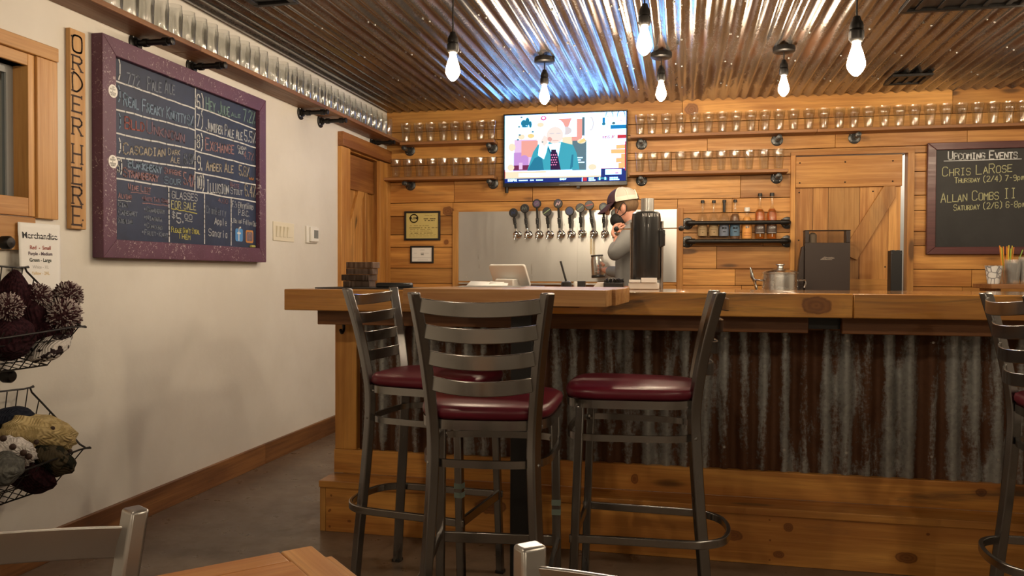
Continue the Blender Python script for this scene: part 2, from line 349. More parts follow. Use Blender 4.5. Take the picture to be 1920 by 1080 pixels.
class Letter:
    """collects chalk / ink strokes on a plane: o = origin, u = right, v = up, n = towards the reader"""
    def __init__(s, o, u, v, n): s.o, s.u, s.v, s.n = Vector(o), Vector(u), Vector(v), Vector(n); s.mb = {}; s.k = 0
    def line(s, pts, wd, col, lift=.0012):
        mb = s.mb.setdefault(col, MB()); s.k += 1; lift += (s.k % 7)*.00003
        for a, b in zip(pts, pts[1:]):
            a = Vector(a); b = Vector(b); d = (b-a)
            if d.length < 1e-6: continue
            d.normalize(); e = Vector((-d.y, d.x))*(wd/2); a2 = a-d*wd*.35; b2 = b+d*wd*.35
            q = [a2-e, b2-e, b2+e, a2+e]
            mb.add([s.o+s.u*c.x+s.v*c.y+s.n*lift for c in q], [(0, 1, 2, 3)])
    def poly(s, pts, col, lift=.0012):
        s.mb.setdefault(col, MB()).add([s.o+s.u*x+s.v*y+s.n*lift for x, y in pts], [tuple(range(len(pts)))])
    def disc(s, c, r, col, lift=.0012, n=28, ry=None):
        s.poly([(c[0]+r*math.cos(2*PI*i/n), c[1]+(ry or r)*math.sin(2*PI*i/n)) for i in range(n)], col, lift)
    def text(s, t, a, b, h, wd, col, jit=.04, caps=False, lift=.0012):
        """baseline from a to b, capital height h; lower case is written as small capitals unless caps='lower'"""
        a = Vector(a); b = Vector(b); L = (b-a).length; d = (b-a)/L
        adv = []
        for c in t:
            if c == ' ': adv.append(.6)
            elif c in ".':": adv.append(.45)
            elif c.islower(): adv.append(.78 if caps != 'lower' else .8)
            else: adv.append(1.0)
        tot = sum(adv)-.22; x = 0; up = Vector((0, 1))
        for c, w_ in zip(t, adv):
            cw = L*w_/tot*.74; hh = h; g = G.get(c)
            if c.islower():
                if caps == 'lower': g = LOW.get(c, G[c.upper()])
                else: g = G[c.upper()]; hh = h*.74
            if g:
                jy = random.uniform(-jit, jit)*h
                for st in g.split('|'):
                    pts = []
                    for q in st.split():
                        gx = int(q[0]) if q[0] != '*' else -1; gy = -1 if q[1] == '*' else int(q[1])
                        pts.append(a+d*(x*L/tot+gx/4*cw)+up*(gy/6*hh+jy+random.uniform(-jit, jit)*h*.4))
                    s.line(pts, wd, col, lift)
            x += w_
    def build(s, table, part):
        """the writing is surface pattern: it joins the mesh of the part it is written on"""
        import bmesh
        me = part.data; bm = bmesh.new(); bm.from_mesh(me)
        for c, mb in s.mb.items():
            me.materials.append(table[c]); mi = len(me.materials)-1; vs = [bm.verts.new(v) for v in mb.v]
            for f in mb.f:
                q = bm.faces.new([vs[i] for i in f]); q.material_index = mi; q.smooth = False
        bm.to_mesh(me); bm.free(); me.update()
# ============================================================ SETTING
T = .14
# floor, ceiling
struct(MB().box(XL-T, XR, YF, YB+1.2, -.06, 0).obj('floor', M['concrete']))
def ceiling():
    mb = MB(); per = .077; n0 = int((XR-XL)/per*8); vs = []
    for i in range(n0+1):
        x = XL+i*per/8; z = ZC+.0095*math.cos(2*PI*i/8)
        vs += [(x, YF, z), (x, YB+.02, z)]
    mb.add(vs, [(2*i, 2*i+1, 2*i+3, 2*i+2) for i in range(n0)])
    b = len(mb.v)
    mb.add([(XL, YF, ZC+.08), (XR, YF, ZC+.08), (XR, YB+.02, ZC+.08), (XL, YB+.02, ZC+.08)], [(0, 1, 2, 3)])
    for sx in (-2.0, -1.35, -.7, -.05, .6, 1.25, 1.9, 2.55):      # lapped sheet edges and screws
        k = round((sx-XL)/per)*per+XL
        for yy in (5.9, 5.3, 4.7, 4.1, 3.5, 2.9):
            for dx in (0, per*4):
                mb.ball((k+dx, yy, ZC-.011+.0205), .008, 8, 1)
                mb.ball((k+dx+per/2, yy, ZC-.0095), .006, 8, 1)
    return mb.obj('ceiling', [M['ceiling_metal'], M['screw_metal']], sharp=60)
struct(ceiling())
# left wall: plaster round a window and a door
W0, W1, WZ0, WZ1 = 1.35, 2.62, 1.42, 1.92
D0, D1, DZ = 5.57, 6.20, 2.05
mb = MB()
for a, b, c, d in ((YF, W0, 0, 2.6), (W0, W1, 0, WZ0), (W0, W1, WZ1, 2.6), (W1, D0-.03, 0, 2.6), (D0-.03, D1+.03, DZ+.03, 2.6), (D1+.03, YB+.02, 0, 2.6)):
    mb.box(XL-T, XL, a, b, c, d)
struct(mb.obj('wall_left', M['plaster']))
struct(MB().box(XL, XR, YF-.1, YF, 0, 2.6).obj('wall_front', M['plaster']))
struct(MB().box(XR, XR+.1, YF, YB, 0, 2.6).obj('wall_right', M['plaster']))
# back wall: horizontal pine boards of uneven width round a door opening
BD0, BD1, BDZ = .805, 1.60, 2.035
rows = [0, .14, .30, .45, .60, .76, .91, 1.055, 1.182, 1.356, 1.46, 1.614, 1.725, 1.9, 2.088, 2.23, 2.315, 2.50]
mb = MB(); rr = random.Random(3)
def boards(x0, x1, z0, z1, joints):
    xs = [x0]+[j for j in joints if x0+.05 < j < x1-.05]+[x1]
    for a, b in zip(xs, xs[1:]):
        mb.box(a+.0012, b-.0012, YB-.02, YB+.02, z0+.0022, z1-.0022, 0, rr.random())
for i, (z0, z1) in enumerate(zip(rows, rows[1:])):
    js = {16: [-1.0, -.02, 1.9], 15: [-1.5, .55, 2.3], 14: [-1.4, .17, 1.1, 2.0], 13: [-1.87, -.1, .62, 2.2], 12: [-1.86, -1.2, .42, 2.4]}.get(i, [-1.87, -.05, .1+rr.random()*.5, 1.9+rr.random()*.5, 3.0])
    if z0 < BDZ:
        zt = min(z1, BDZ)
        boards(XL, BD0, z0, zt, js); boards(BD1, XR, z0, zt, js)
        if z1 > BDZ: boards(XL, XR, BDZ, z1, js)
    else: boards(XL, XR, z0, z1, js)
mb.box(XL-T, BD0, YB+.02, YB+.1, 0, 2.6, 1).box(BD1+.046, XR, YB+.02, YB+.1, 0, 2.6, 1).box(BD0, BD1, YB+.02, YB+.1, BDZ, 2.6, 1)
struct(mb.obj('wall_back', [M['wall_pine'], M['black']], bevel=.0015, seg=1))
mb = MB()
for a, b in ((YF, .2), (.2, 2.3), (2.3, 4.35), (4.35, 5.41)): mb.box(XL, XL+.02, a+.001, b-.001, 0, .118, 0, rr.random())
struct(mb.obj('baseboard_left', M['base_pine'], bevel=.002))
struct(MB().box(XL+.0, XL+.035, 6.31, YB-.02, 0, 2.05, 0, .4).obj('trim_1', M['trim_pine'], bevel=.002))
# window in the left wall
wi = thing('window_1', 'pine-cased window opening in the white wall beside the order sign', 'window', (XL, (W0+W1)/2, WZ0)); wi['kind'] = 'structure'
yc = (W0+W1)/2
def loc(mbb, name, mat, par, c, **kw):
    for i, q in enumerate(mbb.v): mbb.v[i] = (q[0]-c[0], q[1]-c[1], q[2]-c[2])
    return mbb.obj(name, mat, par, **kw)
cw = (XL, yc, WZ0)
loc(MB().box(XL, XL+.022, W1+.015, 2.74, 1.345, 1.965, 0, .6).box(XL, XL+.022, 1.2, W0-.015, 1.345, 1.965, 0, .2), 'casing', M['window_pine'], wi, cw, bevel=.003)
loc(MB().box(XL, XL+.026, 1.18, 2.742, 1.966, 2.02, 0, .4).box(XL, XL+.022, 1.2, 2.625, 1.22, 1.345, 0, .3), 'head_casing', M['window_pine_y'], wi, cw, bevel=.003)
mb = MB().box(XL-.075, XL+.012, W1-.018, W1+.014, WZ0-.07, WZ1+.045, 0, .8).box(XL-.075, XL+.012, W0-.014, W0+.018, WZ0-.07, WZ1+.045, 0, .1)
loc(mb, 'jamb', M['window_pine'], wi, cw, bevel=.002)
loc(MB().box(XL-.075, XL+.012, W0, W1-.018, WZ1, WZ1+.045, 0, .3).box(XL-.075, XL+.012, W0, W1-.018, WZ0-.07, WZ0, 0, .7), 'sill', M['window_pine_y'], wi, cw, bevel=.002)
loc(MB().box(XL-.075, XL-.055, W1-.05, W1-.018, WZ0, WZ1).box(XL-.075, XL-.055, W0, W1-.05, WZ1-.03, WZ1), 'sash', plain('sash_grey', (.35, .37, .38), .4), wi, cw)
loc(MB().box(XL-.067, XL-.063, W0+.01, W1-.05, WZ0, WZ1-.02), 'glass_pane', M['pane'], wi, cw)
# dim brewing room beyond the window
bx = MB().box(-5.6, -5.5, -1, 7, 0, 2.6).box(-5.6, XL-T, 6.9, 7, 0, 2.6).box(-5.6, XL-T, -1.1, -1, 0, 2.6).box(-5.6, XL-T, -1, 7, 2.6, 2.7).box(-5.6, XL-T, -1, 7, -.1, 0)
struct(bx.obj('wall_beyond', plain('dark_room', (.05, .05, .055), .7)))
o = MB().box(-4.9, -4.85, 4.2, 5.6, 2.12, 2.5, 0).box(-4.93, -4.9, 4.17, 5.63, 2.09, 2.53, 1).obj('lit_screen', [emit('blue_screen', (.02, .22, 1), 2.0), M['black']])
tag(o, 'blue lit screen seen through the window in the white wall', 'screen')
o = MB().lathe([(.0, .0), (.42, .0), (.42, 1.3), (.3, 1.5), (.05, 1.55), (0, 1.55)], 32).obj('brewing_tank', M['can_steel'], loc=(-4.35, 4.35, 0))
tag(o, 'shiny steel tank in the dim room beyond the window', 'tank')
# door in the left wall
d1 = thing('door_1', 'pine plank door with diagonal brace at the end of the white wall', 'door', (XL, 5.9, 0)); d1['kind'] = 'structure'
c1 = (XL, 5.9, 0)
loc(MB().box(XL, XL+.03, 5.41, D0, 0, 2.056, 0, .7).box(XL, XL+.03, 6.16, 6.31, 0, 2.05, 0, .5), 'casing', M['trim_pine'], d1, c1, bevel=.003)
loc(MB().box(XL, XL+.045, 5.41, YB-.02, 2.058, 2.16, 0, .4), 'head_casing', M['trim_pine_y'], d1, c1, bevel=.003)
loc(MB().box(XL-T, XL, D0-.03, D0, 0, DZ, 0, .2).box(XL-T, XL, D1, D1+.03, 0, DZ, 0, .8).box(XL-T, XL, D0-.03, D1+.03, DZ, DZ+.03, 0, .5), 'jamb', M['trim_pine'], d1, c1)
mb = MB(); ys = [D0+.005, 5.69, 5.84, 5.99, D1-.005]
for a, b in zip(ys, ys[1:]): mb.box(XL-.085, XL-.06, a, b-.003, .01, DZ-.01, 0, rr.random())
loc(mb, 'door_slab', M['door_pine'], d1, c1, bevel=.002)
mb = MB().box(XL-.06, XL-.035, D0+.005, D1-.005, 1.78, DZ-.01, 0, .2).box(XL-.06, XL-.035, D0+.005, D1-.005, .02, .25, 0, .6).box(XL-.06, XL-.035, D0+.005, D1-.005, .92, 1.1, 0, .5)
loc(mb, 'rail', M['trim_pine_y'], d1, c1, bevel=.002)
mb = MB().prism([(5.58, 1.28), (5.70, 1.28), (6.0, 1.78), (5.88, 1.78)], -.06, -.036, 0, .6, Matrix(((0, 0, 1, XL), (1, 0, 0, 0), (0, 1, 0, 0), (0, 0, 0, 1))))
mb.box(XL-.06, XL-.036, 6.02, 6.06, 1.1, 1.78, 0, .3)
loc(mb, 'brace', M['door_pine'], d1, c1, bevel=.002)
# door in the back wall
d2 = thing('door_2', 'pine barn door with diagonal brace in the plank wall', 'door', ((BD0+BD1)/2, YB, 0)); d2['kind'] = 'structure'
c2 = ((BD0+BD1)/2, YB, 0)
loc(MB().box(BD0-.022, BD0+.012, YB-.045, YB+.05, 0, BDZ+.02, 0, .9).box(BD1-.0, BD1+.045, YB-.045, YB+.05, 0, BDZ+.02, 0, .3), 'casing', M['trim_pine'], d2, c2, bevel=.002)
loc(MB().box(BD0-.022, BD1+.045, YB-.046, YB+.05, BDZ+.0, BDZ+.025, 0, .2), 'head_casing', M['trim_pine_x'], d2, c2, bevel=.002)
mb = MB(); dx = BD0+.014; xs = [dx, dx+.13, dx+.24, dx+.46, dx+.66, BD1-.036]
for i, (a, b) in enumerate(zip(xs, xs[1:])): mb.box(a, b-.003, YB-.012, YB+.012,   .01, BDZ-.008, 0, (.5, .65, .02, .7, .9)[i])
loc(mb, 'door_slab', M['door_pine'], d2, c2, bevel=.002)
mb = MB().box(dx, BD1-.036, YB-.034, YB-.012, 1.795, BDZ-.008, 0, .5).box(dx, BD1-.036, YB-.034, YB-.012, 1.0, 1.11, 0, .4).box(dx, BD1-.036, YB-.034, YB-.012, .02, .25, 0, .4)
loc(mb, 'rail', M['door_pine_x'], d2, c2, bevel=.002)
mb = MB().prism([(dx+.33, 1.30), (dx+.44, 1.25), (dx+.70, 1.71), (dx+.70, 1.795), (dx+.62, 1.795)], -(YB-.012), -(YB-.034), 0, .35, Matrix(((1, 0, 0, 0), (0, 0, -1, 0), (0, 1, 0, 0), (0, 0, 0, 1))))
loc(mb, 'brace', M['door_pine'], d2, c2, bevel=.002)
mb = MB()
for x, z in ((.03, 1.98), (.35, 1.98), (.68, 1.98), (.03, 1.83), (.35, 1.83), (.68, 1.83), (.03, 1.76), (.55, 1.76), (.6, 1.75), (.68, 1.2), (.64, 1.2), (.03, 1.4)):
    mb.ball((dx+x, YB-.035 if z > 1.795 else YB-.0125, z), .006, 8)
loc(mb, 'nail', M['black_iron'], d2, c2)
mb = MB().box(BD0-.3, BD1+.5, YB+1.0, YB+1.05, 0, 2.6).box(BD0-.3, BD0-.25, YB+.1, YB+1, 0, 2.6).box(BD1+.5, BD1+.55, YB+.1, YB+1, 0, 2.6).box(BD0-.3, BD1+.5, YB+.1, YB+1, 2.5, 2.6)
struct(mb.obj('wall_closet', M['plaster']))
ld = bpy.data.lights.new('closet_lamp', 'POINT'); ld.energy = 14; ld.color = (1, .93, .82); ld.shadow_soft_size = .06
lo = bpy.data.objects.new('closet_lamp', ld); COL.objects.link(lo); lo.location = (1.6, YB+.6, 2.2)
# ceiling vents
def vent(name, label, x0, x1, y0, y1, nb, ang):
    t = thing(name, label, 'vent', ((x0+x1)/2, (y0+y1)/2, ZC-.012)); cx, cy = (x0+x1)/2, (y0+y1)/2; a, b = (x1-x0)/2, (y1-y0)/2
    MB().box(-a, a, -b, -b+.03, -.018, 0).box(-a, a, b-.03, b, -.018, 0).box(-a, -a+.03, -b+.03, b-.03, -.018, 0).box(a-.03, a, -b+.03, b-.03, -.018, 0).obj('frame', M['black_iron'], t, bevel=.003)
    MB().box(-a+.02, a-.02, -b+.02, b-.02, -.004, 0).obj('backing', M['black'], t)
    mb = MB()
    for i in range(nb):
        x = -a+.03+(2*a-.06)*(i+.5)/nb
        if ang: mb.box(x-.012, x+.012, -b+.03, b-.03, -.013, -.009)
        else: mb.box(-a+.03, a-.03, (x/a)*b-.01, (x/a)*b+.01, -.013, -.009)
    mb.obj('louver', M['black_iron'], t)
vent('ceiling_vent', 'small black vent in the corrugated ceiling above the far shelf glasses', 1.35, 1.60, 5.77, 6.04, 3, True)
vent('ceiling_grille', 'large black return grille in the ceiling, cut by the top frame edge', 1.05, 1.62, 3.75, 4.4, 5, True)
vent('ceiling_vent', 'dark vent in the ceiling close to the white wall', -2.09, -1.86, 3.35, 3.66, 3, False)
# ============================================================ PENDANT LAMPS
bm_ = emit('bulb_glow', (1.0, .80, .56), BULB)
def pendant(label, x, y, zb, canopy=True):
    """zb = height of the bulb's lowest point"""
    t = thing('pendant_lamp', label, 'lamp', (x, y, ZC-.012), 0, 'bare bulb pendants under the ceiling'); z = zb-(ZC-.012)
    MB().lathe([(0, .005), (.062, .005), (.064, -.004), (.064, -.022), (.056, -.028), (0, -.028)], 28).obj('canopy', M['black_iron'], t)
    MB().tube([(0, 0, -.02), (0, 0, z+.205)], .0035, 8).obj('cord', M['black'], t)
    MB().lathe([(0, .215), (.012, .214), (.016, .20), (.021, .192), (.024, .18), (.024, .168), (.021, .165), (.026, .16), (.0265, .135), (.022, .125), (.018, .122), (0, .122)], 24, xf=Matrix.Translation((0, 0, z))).obj('socket', M['black_iron'], t)
    MB().lathe([(0, 0), (.006, .001), (.013, .006), (.0235, .018), (.031, .034), (.032, .044), (.029, .06), (.022, .085), (.0155, .105), (.0135, .123), (0, .123)], 24, xf=Matrix.Translation((0, 0, z))).obj('bulb', bm_, t)
def bz(px, py, y):
    q = P('y', y, px, py); return q.x, q.z
for i, (px, py, cx, cy, lab) in enumerate(((1020, 196, 1021, 112, 'short pendant bulb in front of the television, leftmost of the far row'), (1239, 190, 1240, 103, 'short pendant bulb right of the television, middle of the far row'), (1467, 181, 1470, 92, 'short pendant bulb above the liquor rack, rightmost of the far row'))):
    c = P('z', ZC-.02, cx, cy); x, z = bz(px, py, c.y); pendant(lab, c.x, c.y, z)
for px, py, y, lab in ((849, 152, 3.42, 'long pendant bulb nearest the white wall, hanging on a long cord'), (1208, 104, 3.42, 'long pendant bulb hanging highest, middle of the near row'), (1605, 143, 3.1, 'long pendant bulb of the near row, next to the large ceiling grille')):
    x, z = bz(px, py, y); pendant(lab, x, y, z)
for i, (x, y) in enumerate(((2.1, 4.9), (2.3, 3.2), (3.6, 4.9), (-1.1, 1.0), (1.3, 1.0), (-1.0, -1.4), (1.6, -1.4))):  # unseen bulbs added to light the seating side and the bar
    pendant('unseen pendant bulb outside the picture, added to light the room, %s of seven' % ORD[i], x, y, 2.08)
# ============================================================ SHELVES AND GLASSES
def bracket(mb, c, d, L):
    """black pipe bracket: flange on the wall at c, pipe along direction d for length L"""
    d = Vector(d); x = d.cross(Vector((0, 0, 1))).normalized(); R = Matrix((( x.x, 0, d.x, c[0]), (x.y, 0, d.y, c[1]), (0, 1, d.z, c[2]), (0, 0, 0, 1)))
    mb.lathe([(0, 0), (.044, 0), (.044, .006), (.04, .009), (.022, .011), (.022, .024), (.0, .024)], 24, 0, 0, R)
    mb.lathe([(.0, .02), (.0135, .02), (.0135, L-.03), (.019, L-.03), (.019, L-.005), (.013, L-.003), (.013, L+.008), (.017, L+.009), (.017, L+.02), (.008, L+.024), (0, L+.024)], 16, 0, 0, R)
    mb.lathe([(.0185, .045), (.019, .05), (.019, .065), (.0185, .07)], 16, 0, 0, R)
    for i in range(4):
        a = PI/4+i*PI/2; mb.ball((c[0]+x.x*.033*math.cos(a)+d.x*.009, c[1]+x.y*.033*math.cos(a)+d.y*.009, c[2]+.033*math.sin(a)), .0045, 6, 1)
def shelf(label, x0, x1, y0, y1, z, th, mat, brs, d, L, names=('board', 'pipe_bracket'), joints=(), bmat='black_iron'):
    c = ((x0+x1)/2, (y0+y1)/2, z); t = thing('wall_shelf', label, 'shelf', c)
    mb = MB(); ax = (y1-y0) > (x1-x0); ks = [y0 if ax else x0]+list(joints)+[y1 if ax else x1]
    for a, b in zip(ks, ks[1:]):
        if ax: mb.box(x0, x1, a+.001, b-.001, z, z+th, 0, rr.random())
        else: mb.box(a+.001, b-.001, y0, y1, z, z+th, 0, rr.random())
    loc(mb, names[0], M[mat], t, c, bevel=.003)
    for b in brs:
        m_ = MB(); bracket(m_, b, d, L); loc(m_, names[1], [M[bmat], M['screw_metal']], t, c)
ZU, ZL = 2.19, 1.907
ly = [P('x', XL, *q).y for q in ((253, 80), (358, 122), (563, 208), (600, 223), (697, 263))]
shelf('long dark shelf high on the white wall above the menu board', XL+.001, -2.283, .6, YB-.022, 2.205, .024, 'shelf_wood', [(XL, y, 2.178) for y in [1.7]+ly], (1, 0, 0), .175, joints=(2.0, P('x', -2.283, 377, 92).y, P('x', -2.283, 612, 203).y))
def bx_(px, py): return P('y', YB-.02, px, py).x
shelf('upper shelf left of the television on the plank wall', -2.281, bx_(934, 268), YB-.165, YB-.021, 2.187, .023, 'shelf_wood_x', [(bx_(769, 275), YB-.02, 2.16), (bx_(924, 272), YB-.02, 2.16)], (0, -1, 0), .15, bmat='pipe_grey')
shelf('lower shelf left of the television on the plank wall', bx_(729, 337), bx_(934, 332), YB-.165, YB-.021, 1.9, .023, 'shelf_wood_x', [(bx_(770, 341), YB-.02, 1.873), (bx_(925, 338), YB-.02, 1.873)], (0, -1, 0), .15, bmat='pipe_grey')
shelf('long upper shelf right of the television on the plank wall', bx_(1184, 257), 3.6, YB-.165, YB-.021, 2.187, .023, 'shelf_wood_x', [(bx_(1203, 263), YB-.02, 2.158), (bx_(1457, 252), YB-.02, 2.158), (bx_(1602, 249), YB-.02, 2.158), (2.9, YB-.02, 2.158)], (0, -1, 0), .15, joints=(.95,), bmat='pipe_grey')
shelf('lower shelf right of the television, ending beside the barn door', bx_(1182, 330), bx_(1474, 319), YB-.165, YB-.021, 1.9, .023, 'shelf_wood_x', [(bx_(1203, 334), YB-.02, 1.873), (bx_(1456, 326), YB-.02, 1.873)], (0, -1, 0), .15, bmat='pipe_grey')
GP = [(0, 0), (.0285, 0), (.0295, .004), (.036, .10), (.0405, .112), (.0415, .122), (.0405, .134), (.0435, .158), (.0428, .1585), (.0395, .134), (.0402, .122), (.0392, .113), (.0345, .10), (.028, .016), (0, .013)]
GS = [(0, 0), (.034, 0), (.0355, .004), (.0395, .105), (.0405, .118), (.0375, .135), (.036, .150), (.0355, .163), (.0347, .1635), (.0352, .15), (.0365, .135), (.0393, .118), (.038, .105), (.034, .016), (0, .012)]
proto = {}
def glass(kind, x, y, z, label, group):
    if kind not in proto:
        proto[kind] = MB().lathe(GP if kind == 'p' else GS, 22).obj('pint_glass', M['glass'], sharp=60); o = proto[kind]
    else:
        o = proto[kind].copy(); COL.objects.link(o)
    o.location = (x, y, z); o.rotation_euler = (0, 0, rr.random()*6); tag(o, label, 'glass', group)
lx = [180, 217, 247, 276, 304, 330, 355, 377.5, 398, 420, 440, 459, 477, 493, 513, 532, 549, 561, 575, 589.5, 602.5, 614.5, 627, 638, 649, 660, 670.5, 680.5, 690.5, 700.5, 710, 719.5, 728]
ysl = []
for i, px in enumerate(lx):
    y = P('x', -2.36, px-7+4*i/32, 100).y
    ysl.append(y)
ysl = [y for y in ysl if y < YB-.07]
for i, y in enumerate(ysl):
    glass('s', -2.352, y, 2.2295, 'tall clear glass on the white wall shelf, %s from the near end' % ORD[i], 'glasses on the white wall shelf')
def row(pxs, z, where, group):
    where = where.replace('long upper shelf right of the television', 'long shelf right of the television')
    for i, px in enumerate(pxs):
        glass('p', P('y', YB-.09, px, 280).x, YB-.09, z+.0235, 'clear pint glass on the %s, %s from its left end' % (where, ORD[i]), group)
row([761, 785, 807, 831, 853, 877, 901, 922], 2.187, 'upper shelf left of the television', 'glasses on the upper shelf left of the television')
row([742.5, 765, 787, 810, 831, 853, 876, 899, 922.5], 1.9, 'lower shelf left of the television', 'glasses on the lower shelf left of the television')
row([1200, 1222, 1249, 1276, 1302.5, 1328, 1354, 1380, 1407.5, 1434, 1460.5, 1487, 1516, 1544, 1572.6, 1600, 1628, 1657, 1685.5, 1714, 1743, 1772.6, 1801.5, 1832, 1861.5, 1890, 1917], 2.187, 'long upper shelf right of the television', 'glasses on the long upper shelf')
row([1200, 1224, 1249, 1276, 1304, 1327, 1352.5, 1378, 1404, 1432.5, 1460], 1.9, 'short shelf right of the television', 'glasses on the short shelf right of the television')
# ============================================================ WHITE WALL: sign, menu board, switches, paper
SX = XL+.022
sg = P('x', SX, 131, 51); s1 = P('x', SX, 160, 57); s0 = P('x', SX, 125, 428)
t = thing('order_sign', 'narrow upright wooden sign with dark burned letters beside the menu board', 'sign', (XL, (sg.y+s1.y)/2, s0.z))
c = (XL, (sg.y+s1.y)/2, s0.z)
sb_ = loc(MB().box(XL, SX, sg.y, s1.y, s0.z, sg.z, 0, .5), 'board', M['sign_wood'], t, c, bevel=.003)
L = Letter((SX-c[0], 0, 0), (0, 1, 0), (0, 0, 1), (1, 0, 0))
def on_sign(px, py): q = P('x', SX, px, py); return (q.y-c[1], q.z-c[2])
for ch, a, b in zip('ORDERHERE', (58, 97, 132, 174, 216, 266.5, 311, 348, 385), (95, 130, 169, 208, 251, 305, 344, 381, 421)):
    x0, zt = on_sign(136, a); x1, zb = on_sign(153, b); h = zt-zb; zb2 = on_sign(136, b)[1]
    g = {'O': [('16 05 03 01 10 30 41 43 45 36 16', 0)]}.get(ch)
    for st in G[ch].split('|'):
        pts = [(x0+(x1-x0)*int(q[0])/4, zb2+h*int(q[1])/6) for q in st.split()]
        if ch in 'OD': pts = [tuple(v.xy) for v in smooth([(a_, b_, 0) for a_, b_ in pts], 4)]
        L.line(pts, .0075, 'burn')
    if ch in 'RHED':
        for q in ((0, 0), (0, 6)) + (((4, 0),) if ch in 'RHE' else ()) + (((4, 6),) if ch in 'HE' else ()):
            xx = x0+(x1-x0)*q[0]/4; zz = zb2+h*q[1]/6
            if ch == 'E' and q[0] == 4: L.line([(xx, zz-.006), (xx, zz+.006)], .006, 'burn')
            else: L.line([(xx-.007, zz), (xx+.007, zz)], .006, 'burn')
for px, py in ((134, 67), (155, 413)): L.disc(on_sign(px, py), .004, 'burn')
L.build(INK, sb_)
# menu board
BX = XL+.055; IX = XL+.03
b0 = P('x', BX, 192, 61); b1 = P('x', BX, 499, 188); b2 = P('x', BX, 188, 484)
y0, y1, z0, z1 = b0.y, b1.y, (b2.z+P('x', BX, 499.5, 491).z)/2, (b0.z+b1.z)/2
iy0 = P('x', BX, 218, 105).y; iy1 = P('x', BX, 487, 205).y; iz1 = P('x', BX, 218, 105).z; iz0 = P('x', BX, 220, 449).z
c = (XL, (y0+y1)/2, z0); t = thing('menu_board', 'large blackboard with scratched purple frame and chalk drinks list on the white wall', 'chalkboard', c)
for nm, pts in (('frame', [(y0, z0), (y1, z0), (iy1, iz0), (iy0, iz0)]), ('frame', [(y1, z0), (y1, z1), (iy1, iz1), (iy1, iz0)]), ('frame', [(y1, z1), (y0, z1), (iy0, iz1), (iy1, iz1)]), ('frame', [(y0, z1), (y0, z0), (iy0, iz0), (iy0, iz1)])):
    loc(MB().prism(pts, XL, BX, 0, rr.random(), Matrix(((0, 0, 1, 0), (1, 0, 0, 0), (0, 1, 0, 0), (0, 0, 0, 1)))), nm, M['purple_paint'], t, c, bevel=.003)
sl = loc(MB().box(XL, IX, iy0-.01, iy1+.01, iz0-.01, iz1+.01), 'slate', M['slate_blue'], t, c)
L = Letter((IX-c[0], 0, 0), (0, 1, 0), (0, 0, 1), (1, 0, 0))
def q2(px, py): q = P('x', IX, px, py); return (q.y-c[1], q.z-c[2])
YMIN, YMAX = iy0-c[1]+.005, iy1-c[1]-.005
def rule(a, b, wd=.007, col='white'):
    a, b = q2(*a), q2(*b); a = (max(a[0], YMIN), a[1]); b = (min(b[0], YMAX), b[1])
    n = 10; pts = [(a[0]+(b[0]-a[0])*i/n, a[1]+(b[1]-a[1])*i/n+random.uniform(-.002, .002)) for i in range(n+1)]
    L.line(pts, wd, col)
def chalk(s, x0, ya, x1, yb_, hpx, col, wd=.0055, caps=False):
    a, b = q2(x0, ya), q2(x1, yb_); h = q2(x0, ya-hpx)[1]-a[1]; L.text(s, a, b, h, wd, col, .03, caps)
for a, b in (((218, 152), (366, 204)), ((218, 205), (366, 244)), ((218, 250), (366, 281)), ((218, 294), (366, 317)), ((218, 334), (482, 379)), ((366, 199), (482, 244)), ((366, 242), (482, 278)), ((366, 283), (482, 313)), ((366, 323), (482, 348))): rule(a, b)
for a, b in (((366, 165), (365, 358)), ((316, 351), (317, 453)), ((383, 364), (383, 456)), ((433, 373), (433, 460))): rule(a, b)
